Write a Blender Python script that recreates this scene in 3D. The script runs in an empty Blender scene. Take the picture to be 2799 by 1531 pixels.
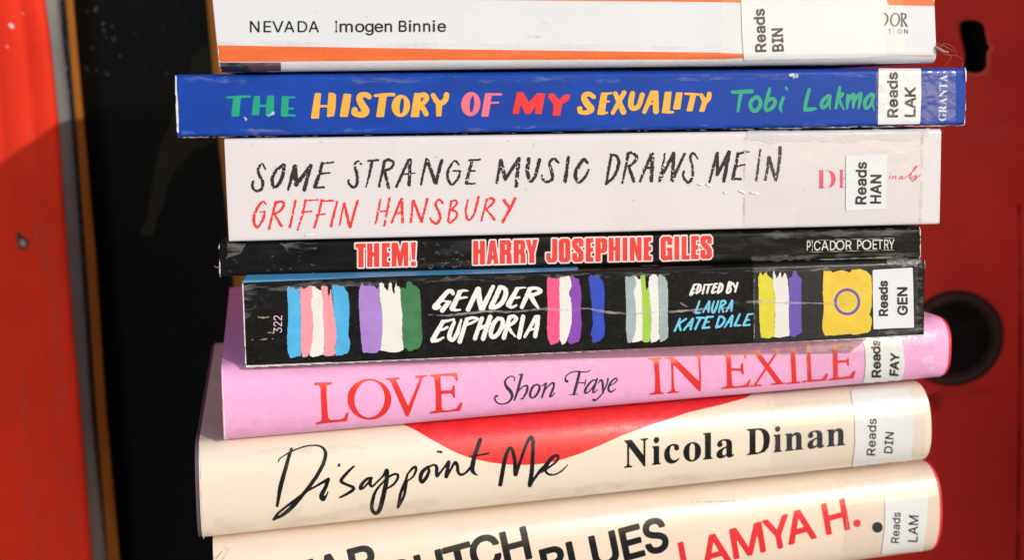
import bpy, math, random
import numpy as np
from mathutils import Vector, Matrix
from mathutils.bvhtree import BVHTree
from mathutils.geometry import tessellate_polygon

random.seed(7)
SC = bpy.context.scene
COL = SC.collection
R_ = math.radians

# ------------------------------------------------------------------ camera
IW, IH = 2799.0, 1531.0            # pixel frame all measurements refer to
F = 2900.0
PITCH, ROLL = R_(9.9), 0.010
_f = Vector((0, math.cos(PITCH), -math.sin(PITCH)))
_u0 = Vector((0, math.sin(PITCH), math.cos(PITCH)))
_r0 = Vector((1, 0, 0))
CR = _r0 * math.cos(ROLL) - _u0 * math.sin(ROLL)
CU = _u0 * math.cos(ROLL) + _r0 * math.sin(ROLL)
CF = _f
cam_d = bpy.data.cameras.new('camera')
cam = bpy.data.objects.new('camera', cam_d)
COL.objects.link(cam)
cam.matrix_world = Matrix(((CR.x, CU.x, -CF.x, 0), (CR.y, CU.y, -CF.y, 0), (CR.z, CU.z, -CF.z, 0), (0, 0, 0, 1)))
cam_d.sensor_width = 36.0
cam_d.lens = 36.0 * F / IW
cam_d.clip_start = 0.01
cam_d.clip_end = 500.0
cam_d.dof.use_dof = True
cam_d.dof.focus_distance = 0.318
cam_d.dof.aperture_fstop = 11.5
SC.camera = cam

# ------------------------------------------------------------------ light
SUN_AZ, SUN_EL = R_(42), R_(21.5)   # azimuth to the right of straight-behind the camera
SDIR = Vector((math.sin(SUN_AZ) * math.cos(SUN_EL), -math.cos(SUN_AZ) * math.cos(SUN_EL), math.sin(SUN_EL)))
w = bpy.data.worlds.new('World')
SC.world = w
w.use_nodes = True
nt = w.node_tree
bg = nt.nodes['Background']
sky = nt.nodes.new('ShaderNodeTexSky')
sky.sky_type = 'NISHITA'
sky.sun_disc = False
sky.sun_elevation = SUN_EL
sky.sun_rotation = math.atan2(SDIR.x, SDIR.y)
nt.links.new(sky.outputs[0], bg.inputs[0])
bg.inputs[1].default_value = 0.15
sd = bpy.data.lights.new('sun', 'SUN')
sd.energy = 2.1
sd.angle = R_(0.5)
sd.color = (1.0, 0.955, 0.89)
so = bpy.data.objects.new('sun', sd)
COL.objects.link(so)
so.rotation_euler = SDIR.to_track_quat('Z', 'Y').to_euler()
so.location = SDIR * 5
SC.view_settings.view_transform = 'Standard'
SC.view_settings.look = 'None'
SC.view_settings.gamma = 1.0
SC.view_settings.use_curve_mapping = False
SC.view_settings.exposure = 0.0

GLYPHS = """
sA:32 0 396 1000 543 1000 910 0 777 0 564 595 554 624 543 656 532 692 519 732 506 775 491 825 474 880 456 940 482 940 464 879 448 823 432 773 418 729 406 690 394 654 384 622 374 595 167 0|216 279 216 391 727 391 727 279
sB:118 0 118 1000 474 1000 524 998 569 991 610 980 646 964 678 945 706 923 730 897 749 869 763 838 774 805 780 771 783 735 781 704 777 677 770 652 760 629 748 609 734 591 718 576 700 562 681 550 661 540 640 531 619 524 619 515 643 512 667 506 690 496 714 483 736 466 756 447 775 425 791 399 804 371 814 340 820 305 821 268 819 231 813 196 802 163 787 131 767 102 742 77 712 54 677 35 637 20 592 9 541 2 485 0|245 112 481 112 535 115 581 123 619 137 648 157 670 180 686 207 696 236 699 268 697 293 692 317 684 340 673 361 659 381 642 399 623 415 601 429 576 440 549 447 520 452 488 454 245 454|245 561 468 561 495 562 520 566 544 573 566 582 587 594 605 608 621 624 635 642 646 662 654 683 659 707 660 732 658 763 649 793 635 819 614 843 588 863 556 877 517 885 472 888 245 888
sC:526 -13 463 -10 403 2 347 22 295 49 248 83 205 125 168 172 137 227 112 287 94 352 83 423 79 499 83 576 94 647 112 713 137 773 168 827 205 875 248 916 295 951 347 978 403 998 463 1010 526 1013 563 1012 599 1008 635 1001 669 991 702 979 733 964 762 946 790 926 816 904 840 879 861 852 880 822 897 791 910 758 921 722 930 685 803 685 796 710 788 733 777 755 765 776 752 794 737 812 720 828 702 842 683 855 663 866 642 875 620 883 597 888 574 893 550 895 526 896 481 893 438 884 398 870 361 850 326 824 296 793 269 757 246 715 227 669 214 617 206 561 203 499 206 438 214 382 227 331 246 284 269 243 296 207 327 176 361 150 399 130 439 116 481 107 526 104 550 105 574 107 597 112 620 118 642 125 663 135 683 146 702 158 720 173 737 188 752 206 765 225 777 245 788 267 796 291 803 315 930 315 922 278 911 243 897 210 881 178 862 149 840 122 817 97 791 74 763 54 734 37 702 22 669 9 635 -1 600 -8 563 -12
sD:430 0 189 0 189 112 422 112 481 115 534 124 582 138 625 159 663 185 695 216 723 252 745 293 762 339 775 389 782 443 785 502 782 560 775 614 762 663 745 709 723 749 696 785 665 816 628 842 587 862 541 876 490 885 434 888 183 888 183 1000 443 1000 513 996 579 985 638 966 693 940 742 907 785 868 821 821 852 769 876 710 894 646 904 577 907 502 904 427 893 357 876 292 852 233 821 180 783 134 739 94 689 60 633 34 571 15 504 4|245 1000 245 0 118 0 118 1000
sE:118 0 118 1000 732 1000 732 888 245 888 245 562 699 562 699 450 245 450 245 112 738 112 738 0
sF:118 0 118 1000 726 1000 726 888 245 888 245 547 681 547 681 435 245 435 245 0
sG:528 -13 463 -10 403 2 346 22 294 49 246 84 204 125 167 173 136 227 111 287 93 353 83 423 79 499 83 576 93 647 111 713 136 773 167 827 203 875 245 916 293 951 344 978 400 998 458 1010 521 1013 560 1012 597 1008 634 1000 669 990 703 977 735 961 765 943 793 922 819 899 842 874 864 847 883 818 899 788 913 755 924 721 932 685 802 685 794 709 784 732 773 753 761 773 748 791 733 809 717 825 700 839 682 852 662 864 642 873 620 882 597 888 573 892 548 895 521 896 478 893 436 884 397 870 360 850 326 824 295 793 269 757 246 715 227 669 214 617 206 561 203 499 206 438 214 382 227 331 246 285 269 243 296 207 327 176 362 150 400 130 440 116 483 107 528 104 569 106 608 113 644 124 678 140 708 160 735 183 759 211 779 242 795 277 806 314 813 355 815 398 854 391 556 391 556 503 940 503 940 393 936 334 926 278 910 226 886 179 857 135 823 97 784 65 740 37 692 15 641 -1 586 -10
sH:118 0 118 1000 245 1000 245 568 771 568 771 1000 898 1000 898 0 771 0 771 456 245 456 245 0
sI:61 0 61 112 232 112 232 888 61 888 61 1000 530 1000 530 888 359 888 359 112 530 112 530 0
sK:205 286 205 425 222 447 240 470 257 492 273 513 291 534 308 555 325 576 343 596 361 617 379 637 397 657 416 677 715 1000 881 1000 454 542 448 543|118 0 118 1000 245 1000 245 657 244 442 245 380 245 0|732 0 369 509 448 608 882 0
sL:118 0 118 1000 245 1000 245 112 710 112 710 0
sM:118 0 118 1000 298 1000 545 368 549 356 554 343 559 328 565 312 588 241 594 222 600 203 606 184 612 165 618 146 623 129 628 112 632 96 604 96 625 162 649 238 655 257 661 276 667 294 672 311 678 327 683 342 688 356 693 368 936 1000 1116 1000 1116 0 991 0 991 572 992 643 992 662 992 683 992 704 993 725 995 812 997 899 1008 899 1001 875 994 852 986 828 978 805 947 713 940 692 933 671 926 651 919 633 912 615 906 599 901 585 896 572 672 0 562 0 335 572 330 584 325 598 319 614 313 631 285 710 277 732 270 754 262 777 254 801 246 826 237 850 229 874 220 899 234 899 236 818 238 731 239 646 239 626 239 607 240 589 240 572 240 0
sN:118 0 118 1000 268 1000 674 359 683 346 692 331 702 315 713 296 725 276 736 255 749 233 762 210 775 185 788 160 801 135 813 108 796 105 793 133 791 160 789 186 788 213 787 238 786 263 785 287 785 309 784 383 784 1000 911 1000 911 0 760 0 397 570 385 590 373 609 361 629 349 650 336 672 322 696 307 721 291 749 211 889 234 892 240 754 242 724 243 695 244 669 244 645 245 623 245 603 246 586 246 572 246 0
sO:525 -13 462 -10 403 2 348 22 296 49 248 83 206 125 169 172 137 227 112 287 94 352 83 423 79 499 83 576 94 647 112 713 137 773 169 827 206 875 248 916 296 951 348 978 403 998 462 1010 525 1013 587 1010 647 998 702 978 754 951 802 916 844 875 880 827 912 773 937 713 955 647 966 576 969 499 966 423 955 352 937 287 912 227 880 172 844 125 802 83 754 49 702 22 647 2 587 -10|525 104 568 107 610 115 649 130 687 149 721 175 752 205 779 242 803 283 821 330 835 382 843 438 846 499 843 561 835 618 821 670 803 717 779 758 752 795 721 825 687 851 649 870 610 885 568 893 525 896 481 893 439 885 400 870 362 850 328 825 297 794 270 758 246 716 228 669 214 618 206 561 203 499 206 438 214 382 228 330 246 284 270 242 297 206 328 175 362 150 400 130 439 115 481 107
sP:118 0 118 1000 462 1000 518 997 568 990 613 976 653 958 689 935 719 909 745 879 766 845 782 808 794 769 801 727 803 683 801 640 794 598 782 559 766 522 745 488 719 457 689 430 653 407 613 389 568 376 518 368 462 365 215 365 215 477 457 477 494 478 528 483 558 492 584 503 606 518 626 535 642 555 655 577 665 601 672 627 676 654 677 683 676 712 672 740 665 765 655 789 642 811 626 831 606 848 584 862 557 874 527 882 494 887 456 889 245 889 245 0
sR:118 0 118 1000 464 1000 519 998 569 990 614 978 655 960 690 939 721 913 746 884 767 851 784 815 795 777 802 736 805 692 802 648 795 607 784 569 767 534 746 501 721 473 690 448 654 427 614 410 569 398 519 391 464 389 189 389 189 501 459 501 496 503 530 507 559 514 585 524 608 537 627 553 643 570 656 591 666 613 673 637 677 664 679 692 677 721 673 748 666 773 656 796 643 816 627 835 608 851 585 864 559 875 529 882 495 887 458 889 245 889 245 0|694 0 452 450 595 450 841 0
sS:440 -17 387 -15 338 -9 293 3 251 18 213 38 179 61 150 88 126 118 105 152 90 188 80 227 75 268 205 268 209 241 217 216 228 193 243 172 260 155 280 139 302 126 327 115 354 107 381 101 410 98 440 97 473 98 504 102 534 109 562 118 588 131 610 145 630 162 648 181 661 201 671 224 677 248 679 274 678 297 673 317 664 335 653 352 638 366 622 379 603 391 582 402 559 412 534 421 508 429 481 437 361 470 303 489 251 512 207 538 169 568 140 603 119 641 106 684 102 732 105 773 113 811 127 847 147 880 172 910 201 936 234 959 270 979 311 994 353 1005 399 1011 446 1013 495 1011 540 1005 582 994 621 978 657 959 689 936 717 911 741 882 761 850 775 817 784 781 788 743 663 743 656 778 642 810 621 837 594 860 562 878 526 891 486 899 442 901 411 900 382 896 354 889 329 880 306 869 285 855 268 840 253 822 241 803 233 783 228 761 226 738 228 714 234 692 244 673 257 656 274 641 292 627 312 616 333 606 355 597 376 589 397 582 417 577 519 549 542 543 565 536 588 527 612 518 637 508 660 496 683 482 705 467 726 450 744 432 761 411 776 388 787 363 796 336 801 305 803 272 800 233 792 195 779 159 760 125 736 94 707 66 674 42 636 21 593 4 546 -8 495 -15
sT:62 888 62 1000 819 1000 819 888 505 888 505 0 379 0 379 888
sU:509 -16 452 -13 398 -5 349 10 303 30 261 55 225 85 193 119 166 157 145 199 130 243 121 290 118 340 118 1000 244 1000 244 350 246 315 252 282 262 251 277 222 294 195 315 172 340 151 368 134 399 119 433 109 469 103 509 101 549 103 585 109 619 119 650 134 678 151 702 172 723 195 740 222 754 251 764 282 770 315 772 350 772 1000 899 1000 899 340 896 290 887 243 871 199 850 157 824 119 792 85 756 55 714 30 669 10 619 -5 566 -13
sY:400 0 400 409 32 1000 179 1000 378 677 394 651 409 625 423 599 437 574 450 548 463 519 477 488 491 453 440 453 453 488 467 520 480 550 494 576 507 601 521 626 536 651 551 677 749 1000 895 1000 527 409 527 0
sV:401 0 32 1000 166 1000 378 405 387 378 398 346 410 310 423 270 437 225 453 175 469 120 487 60 461 60 479 121 495 177 511 227 525 271 538 311 549 347 560 378 569 405 776 1000 910 1000 546 0
sa:314 -17 280 -15 247 -10 215 -2 186 10 158 25 134 42 112 63 94 88 79 115 68 144 62 177 60 212 61 243 66 270 74 295 85 316 99 335 114 352 132 367 152 380 174 390 197 400 221 408 246 414 272 419 298 424 324 429 350 432 382 436 411 440 437 443 459 446 479 448 496 452 510 456 521 462 530 468 537 477 540 488 542 501 542 505 541 527 537 547 532 566 524 583 514 598 502 612 488 623 471 633 453 641 432 646 409 649 385 650 359 649 335 646 313 641 293 634 275 625 259 615 244 603 231 591 220 578 211 565 203 552 197 538 81 572 95 605 112 633 132 658 154 680 179 699 205 715 232 728 261 738 291 746 321 751 351 755 381 756 402 755 423 753 446 750 470 746 494 740 517 731 540 721 562 708 583 693 602 675 618 654 634 630 646 602 655 570 660 534 662 494 662 0 544 0 544 102 536 102 528 89 519 76 508 62 495 48 480 35 464 23 444 12 423 2 400 -6 374 -12 345 -16|335 89 367 91 397 96 424 104 448 115 470 129 488 145 504 163 518 183 528 204 536 226 540 248 542 271 542 373 537 369 530 365 521 361 510 358 498 354 484 351 470 348 455 346 439 343 424 341 409 339 394 337 345 330 324 327 303 323 283 318 264 312 246 304 230 296 216 286 203 274 193 260 186 244 182 226 181 206 182 188 185 171 192 156 200 142 211 130 224 119 239 110 255 103 273 97 292 93 313 90
sd:384 -16 339 -13 296 -4 256 11 219 32 185 58 155 89 129 125 107 166 90 212 77 261 70 314 67 371 70 428 77 481 90 530 108 575 130 616 156 652 186 683 220 709 257 729 297 744 339 753 385 756 418 754 448 750 474 743 497 733 518 721 536 708 551 694 565 680 576 665 586 652 595 639 602 628 611 628 611 1000 731 1000 731 0 615 0 615 115 603 115 595 103 586 90 576 76 564 61 550 47 534 33 516 20 496 7 473 -3 446 -10 417 -15|402 92 435 94 465 101 492 112 517 128 539 147 559 170 575 196 589 226 599 259 607 294 611 332 613 372 611 412 607 450 599 485 589 517 576 546 559 572 540 594 518 613 493 629 465 640 435 646 402 648 368 646 337 639 309 628 284 612 262 592 243 569 226 543 213 513 203 481 195 447 191 411 189 372 191 334 195 297 203 262 213 229 227 199 243 172 263 149 285 129 310 113 338 101 369 94
se:417 -16 364 -13 316 -4 271 11 230 32 193 59 161 90 133 126 109 167 91 212 78 260 70 312 67 367 70 423 78 475 91 524 109 569 132 611 159 647 190 679 226 706 266 728 308 743 354 753 403 756 434 754 464 751 493 744 522 735 551 723 578 709 603 691 628 670 650 646 670 619 687 588 702 554 714 516 723 475 728 430 730 381 730 333 147 333 147 434 664 434 609 397 607 433 603 467 596 498 585 528 572 555 556 578 538 599 516 617 492 631 465 641 436 647 403 649 371 647 341 641 313 630 288 616 265 598 245 578 228 555 214 530 203 503 195 474 190 445 189 415 189 349 190 309 196 273 205 239 217 209 233 182 251 158 273 138 297 121 324 108 353 98 384 92 417 91 439 91 460 94 480 98 499 104 516 111 532 120 547 131 561 143 573 157 584 172 593 189 601 207 717 179 707 151 694 124 678 100 659 77 637 57 612 38 585 22 555 9 524 -2 490 -10 454 -15
sg:407 -296 367 -295 330 -291 295 -284 263 -274 234 -263 207 -249 183 -234 162 -216 143 -198 126 -178 112 -158 99 -136 199 -80 208 -92 217 -104 227 -117 239 -130 252 -142 267 -154 284 -164 303 -173 325 -181 349 -187 377 -190 407 -191 450 -189 489 -180 524 -167 555 -148 580 -123 598 -92 608 -55 612 -11 612 134 602 134 594 122 585 109 575 96 563 82 550 67 534 54 516 42 496 31 473 21 446 15 416 11 383 9 339 12 298 20 259 34 221 52 187 76 157 105 131 139 108 177 90 220 77 268 70 320 67 376 70 432 77 484 90 532 108 577 130 617 157 652 187 683 221 709 258 729 298 744 340 753 385 756 418 754 448 750 475 743 498 733 519 721 537 708 553 695 566 680 578 665 588 652 597 639 605 627 615 627 615 746 732 746 732 -17 729 -64 721 -106 708 -143 689 -177 665 -205 637 -230 606 -251 571 -267 533 -280 493 -289 451 -294|403 116 436 118 466 124 493 134 518 148 540 165 559 186 576 210 590 238 600 269 608 302 613 339 614 379 613 417 608 454 601 487 590 519 576 547 560 573 541 595 519 614 494 629 466 640 436 646 403 648 369 646 338 639 310 628 285 612 263 593 243 570 227 545 213 516 203 484 195 451 191 416 189 379 191 340 195 305 203 272 214 241 227 213 244 188 264 167 286 149 311 135 339 124 369 118
si:103 0 103 746 223 746 223 0|164 870 148 872 133 876 119 883 106 894 95 906 87 919 83 934 81 950 83 966 87 981 95 994 106 1006 119 1017 133 1024 148 1028 164 1030 181 1028 197 1024 211 1017 224 1006 235 994 242 981 247 966 248 950 247 934 242 919 235 906 224 894 211 883 197 876 181 872
sn:223 446 223 0 103 0 103 746 219 746 220 565 201 565 220 613 243 653 269 686 299 712 332 731 368 745 406 753 447 756 484 754 518 748 550 738 580 724 607 707 631 685 652 660 669 631 684 597 694 560 700 518 702 472 702 0 582 0 582 462 579 504 571 540 556 572 537 598 512 620 483 635 450 644 413 647 387 646 362 641 338 634 316 624 296 611 278 595 262 577 248 556 237 532 230 506 225 477
sm:103 0 103 746 220 746 221 581 211 581 220 609 231 635 245 659 260 680 278 698 297 715 317 728 338 739 361 748 384 754 407 758 431 759 470 756 506 747 537 731 565 709 588 682 607 652 621 617 631 579 614 579 622 606 633 631 646 653 663 674 681 693 702 710 724 725 748 737 774 747 801 754 829 758 858 759 890 757 921 752 950 743 977 731 1003 715 1025 695 1045 672 1063 646 1077 615 1087 581 1093 543 1095 501 1095 0 974 0 974 499 972 536 963 568 949 594 929 615 905 630 880 641 852 647 823 650 798 648 776 644 755 638 736 629 718 617 703 603 690 588 679 570 670 551 664 531 660 509 659 486 659 0 539 0 539 511 536 540 529 567 516 591 497 611 475 628 450 640 422 647 392 650 370 648 350 645 329 638 310 629 291 618 275 604 260 587 247 568 237 547 229 523 225 497 223 468 223 0
so:407 -16 358 -13 312 -4 269 11 230 32 193 59 161 90 134 126 110 167 91 212 78 261 70 313 67 368 70 425 78 478 91 527 110 572 134 613 161 649 193 681 230 707 269 729 312 744 358 753 407 756 457 753 504 744 547 729 587 707 623 681 655 649 683 613 706 572 725 527 738 478 746 425 749 368 746 313 738 261 725 212 706 167 683 126 655 90 623 59 587 32 547 11 504 -4 457 -13|407 91 443 94 476 101 505 113 531 130 554 150 574 174 590 201 604 231 614 263 622 297 626 332 628 368 626 405 622 441 614 475 604 507 590 538 574 565 554 589 531 610 505 627 476 639 443 646 407 648 372 646 340 639 311 627 285 610 263 589 243 565 227 538 213 508 203 475 195 441 191 406 189 368 191 332 195 297 203 263 213 231 227 201 243 174 263 150 285 130 311 113 340 101 372 94
ss:358 -16 320 -15 285 -10 252 -3 220 7 192 20 166 35 142 53 121 74 104 98 89 125 78 154 70 185 185 209 194 181 207 156 224 135 244 118 268 106 294 97 324 91 356 89 393 91 426 98 455 108 481 122 501 140 515 159 524 180 527 202 525 221 520 238 511 253 499 267 484 279 465 289 443 298 417 305 293 334 246 348 205 365 170 385 142 409 120 436 104 467 95 501 92 538 94 570 101 599 112 626 128 652 147 675 170 695 197 713 226 728 258 740 293 749 329 754 368 756 405 754 439 750 470 742 499 732 525 719 548 704 569 687 588 667 603 645 617 622 628 596 637 570 527 545 519 566 508 585 494 603 477 620 456 635 431 645 402 652 368 654 336 652 307 646 281 636 257 623 238 606 224 588 216 567 213 545 215 525 221 507 230 492 244 478 261 466 282 456 308 446 338 438 451 411 499 398 540 381 574 360 602 337 623 310 639 280 648 246 651 209 649 177 642 147 630 119 614 93 594 68 570 47 542 29 511 13 476 0 439 -9 400 -14
s2:126 0 126 93 460 450 488 479 513 506 535 531 555 555 572 578 587 600 600 621 611 642 619 663 625 685 628 707 630 730 628 756 623 780 616 802 605 823 591 841 575 857 557 871 537 883 515 892 491 898 466 902 440 903 411 902 385 897 361 890 339 880 318 866 301 851 286 833 273 813 263 790 255 766 251 740 250 711 129 711 131 755 139 796 152 834 169 869 192 902 218 930 248 955 281 976 318 992 357 1004 398 1011 442 1013 486 1011 527 1004 565 992 601 976 634 956 663 932 688 905 710 875 727 842 739 808 747 771 749 732 748 705 744 677 738 651 729 624 717 598 702 569 683 540 660 508 634 475 602 437 566 397 525 353 300 119 300 111 765 111 765 0
s3:428 -13 383 -11 341 -5 300 5 261 19 224 37 192 59 163 84 138 113 117 145 102 180 91 218 86 259 215 259 219 234 226 211 236 190 249 171 264 154 282 139 302 127 325 116 349 108 374 103 401 99 430 98 460 99 488 103 515 110 541 119 564 131 585 146 603 163 618 183 631 205 640 229 645 256 647 285 645 312 641 337 632 362 621 386 606 407 588 427 566 444 540 459 510 471 476 480 438 485 395 487 308 487 308 588 566 881 566 889 137 889 137 1000 732 1000 732 905 415 547 415 568 469 570 518 567 564 558 606 542 644 522 677 498 705 469 729 437 748 402 762 365 770 326 772 285 770 242 761 202 748 165 728 130 704 98 676 70 643 45 607 24 567 8 523 -4 477 -11
bN:885 -24 235 768 235 173 237 126 246 91 260 68 284 53 319 43 366 38 366 0 40 0 40 38 72 40 98 45 119 51 135 60 148 74 156 91 162 113 166 140 167 173 167 853 124 905 95 938 80 951 69 956 55 960 40 963 40 1000 344 1000 858 370 858 829 857 861 854 888 848 909 839 926 826 938 810 948 788 954 761 959 727 963 727 1000 1053 1000 1053 963 1008 958 974 948 951 933 937 909 929 874 926 827 926 -24
bi:221 795 191 799 165 809 142 827 125 850 114 876 111 906 114 935 125 962 142 985 165 1003 191 1014 221 1018 251 1014 277 1003 300 985 318 962 328 935 332 906 328 876 317 850 299 827 276 809 250 799|40 0 40 35 66 39 86 46 100 56 108 71 113 93 115 122 115 553 114 585 109 609 103 625 90 635 71 642 44 645 46 681 326 681 326 122 327 95 332 73 339 58 351 47 370 39 395 35 395 0
bc:342 -22 288 -17 237 -2 190 24 148 58 112 100 83 149 60 204 47 264 43 329 48 398 63 462 88 520 121 572 162 616 210 652 264 679 322 695 383 701 449 696 504 680 549 655 583 622 603 583 609 538 606 513 598 491 585 473 567 459 545 451 519 448 470 460 441 494 431 550 431 558 431 566 432 574 433 581 433 589 434 596 427 627 406 646 372 652 302 625 260 545 246 412 252 313 271 232 301 167 342 121 391 93 448 84 500 92 549 117 596 158 625 133 545 47 450 -5
bo:370 -22 308 -17 251 -1 198 25 152 60 114 103 83 154 60 211 46 272 41 338 46 405 60 467 83 524 114 575 152 618 198 653 250 678 307 694 369 699 430 694 487 679 538 653 584 619 623 577 654 527 677 470 691 407 696 338 691 270 677 207 654 150 623 100 584 58 539 24 488 -2 432 -17|370 25 407 32 437 52 459 86 467 109 473 140 477 178 480 224 482 277 482 338 479 453 471 538 456 594 434 629 406 649 370 656 332 649 302 629 282 594 268 538 259 453 257 339 257 279 259 225 263 179 267 140 274 109 282 86 303 52 333 32
bl:40 0 40 35 66 39 86 46 100 56 108 71 113 93 115 122 115 873 114 902 110 926 103 942 91 954 72 961 44 965 44 1000 326 1000 326 122 327 95 332 73 339 58 351 47 370 39 395 35 395 0
ba:559 -22 497 -11 457 22 440 77 369 23 293 -9 209 -19 162 -14 122 0 88 25 64 57 49 95 44 139 55 200 87 253 139 299 215 340 314 379 437 417 437 529 434 567 425 597 410 620 389 636 360 646 324 649 271 644 239 628 229 602 231 594 238 581 249 563 261 544 268 525 270 507 267 483 257 461 241 443 220 430 197 422 170 419 141 422 118 431 98 446 84 466 75 491 72 519 76 552 88 583 108 611 136 637 169 658 208 676 253 689 302 696 355 699 450 693 525 674 578 642 614 596 636 536 643 462 643 137 644 115 645 98 647 87 652 80 659 77 668 75 679 77 690 82 704 91 723 60 672 15 618 -13|332 74 347 76 363 81 382 90 401 103 419 119 437 139 437 372 338 333 279 270 260 184 268 123 292 86
bD:44 0 44 38 85 43 117 51 138 65 151 86 160 119 162 164 162 822 159 873 149 911 133 936 109 951 76 960 32 963 32 1000 487 1000 650 986 784 942 890 870 967 771 1013 648 1028 500 970 222 794 56 501 0|488 53 576 65 647 103 701 164 739 252 762 364 770 503 739 752 645 902 490 951 457 949 432 942 417 930 407 911 402 883 400 845 400 158 402 121 407 93 417 74 432 63 456 55
bn:40 0 40 35 65 38 85 45 99 56 108 72 113 94 115 122 115 556 113 584 108 606 100 623 87 635 68 643 41 646 41 681 324 681 324 587 384 649 454 687 534 699 640 673 704 595 726 465 726 122 727 95 732 73 740 57 753 46 773 38 798 35 798 0 444 0 444 35 454 35 489 45 509 74 516 122 516 476 515 513 510 543 503 566 491 583 471 593 445 596 401 587 361 560 324 516 324 122 326 95 331 73 338 57 351 46 370 38 395 35 395 0
bG:588 -22 487 -15 394 7 310 43 237 92 176 153 126 226 90 309 68 401 60 503 68 601 90 691 126 773 175 845 235 906 306 956 386 993 472 1015 565 1022 643 1016 725 998 811 968 825 962 839 958 851 957 867 959 880 964 891 973 901 985 911 1002 920 1022 960 1022 960 676 922 676 899 733 871 785 839 832 803 873 765 908 723 936 679 957 634 969 587 973 439 921 350 763 320 500 328 358 353 241 395 148 452 81 522 41 605 28 655 32 694 42 721 60 738 85 749 117 752 156 752 280 749 321 739 353 723 374 696 388 657 396 605 400 605 435 1099 435 1099 400 1056 396 1024 388 1003 375 990 354 982 323 979 282 979 63 850 16 720 -13
bR:34 0 34 38 79 43 114 53 137 69 152 94 161 130 164 177 164 832 161 874 152 907 136 931 113 947 79 958 35 963 35 1000 476 1000 611 993 722 971 807 935 867 884 904 817 916 735 891 626 816 545 692 491 948 111 965 88 980 70 993 56 1009 46 1027 40 1050 38 1055 38 1055 0 743 0 442 466 400 466 400 177 403 130 412 94 426 69 450 53 485 43 531 38 531 0|400 513 447 513 517 519 572 537 614 567 643 610 661 667 667 737 647 854 589 924 493 947 458 945 433 938 417 928 407 910 402 883 400 847
bT:202 0 202 38 250 42 286 51 312 68 329 93 339 129 342 177 342 951 327 951 255 944 194 922 143 886 104 836 78 773 63 698 24 698 24 1000 901 1000 901 696 864 696 823 838 731 923 590 951 578 951 578 177 581 128 591 91 607 66 632 51 670 41 720 38 720 0
bA:-19 0 -19 40 8 43 31 52 52 66 70 89 89 121 108 164 453 1024 493 1022 844 190 865 142 885 104 903 75 922 56 945 44 973 40 973 0 503 0 503 40 569 47 609 67 622 100 620 118 612 144 599 178 555 291 227 291 173 155 170 147 168 139 166 129 165 120 164 112 164 106 176 69 212 47 271 40 280 40 280 0|249 353 531 353 388 701
bE:31 0 31 37 78 40 113 49 137 65 153 89 162 125 165 171 165 810 162 866 152 908 136 934 112 950 79 960 35 963 35 1000 876 1000 876 702 842 702 824 784 792 848 747 892 686 922 607 940 509 945 480 945 457 943 439 940 425 935 415 927 409 915 404 899 402 878 401 853 401 540 425 540 485 545 533 562 569 591 597 632 618 688 633 758 668 758 668 260 631 260 624 314 614 361 600 398 581 428 557 452 529 468 495 479 454 486 407 488 401 488 401 147 403 115 410 92 422 77 440 68 468 62 506 60 574 63 635 71 688 85 735 104 777 131 814 164 847 206 876 256 903 314 944 314 883 0
"""

# ------------------------------------------------------------------ helpers
def ray(x, y):
    return (CF + CR * ((x - IW / 2) / F) - CU * ((y - IH / 2) / F))

def at(x, y, depth):
    """photo pixel -> point on the vertical plane Y = depth"""
    d = ray(x, y)
    return d * (depth / d.y)

def lin(r, g, b):
    def c(v):
        v /= 255.0
        return v / 12.92 if v <= 0.04045 else ((v + 0.055) / 1.055) ** 2.4
    return (c(r), c(g), c(b), 1.0)

def mesh_obj(name, verts, faces, mats, parent=None, fmat=None, smooth=True):
    me = bpy.data.meshes.new(name)
    me.from_pydata([tuple(v) for v in verts], [], faces)
    for m in (mats if isinstance(mats, (list, tuple)) else [mats]):
        me.materials.append(m)
    if fmat is not None:
        me.polygons.foreach_set('material_index', fmat)
    if smooth:
        me.polygons.foreach_set('use_smooth', [True] * len(me.polygons))
    me.update()
    o = bpy.data.objects.new(name, me)
    COL.objects.link(o)
    if parent is not None:
        o.parent = parent
        o.matrix_parent_inverse = parent.matrix_world.inverted()
    return o

def tag(o, label=None, cat=None, group=None, kind=None):
    if label: o['label'] = label
    if cat: o['category'] = cat
    if group: o['group'] = group
    if kind: o['kind'] = kind
    return o

def empty(name, loc, label, cat, group=None):
    o = bpy.data.objects.new(name, None)
    o.empty_display_size = 0.02
    COL.objects.link(o)
    o.location = loc
    o.matrix_world = Matrix.Translation(loc)
    return tag(o, label, cat, group)

def weld(bm):
    pass

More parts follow.
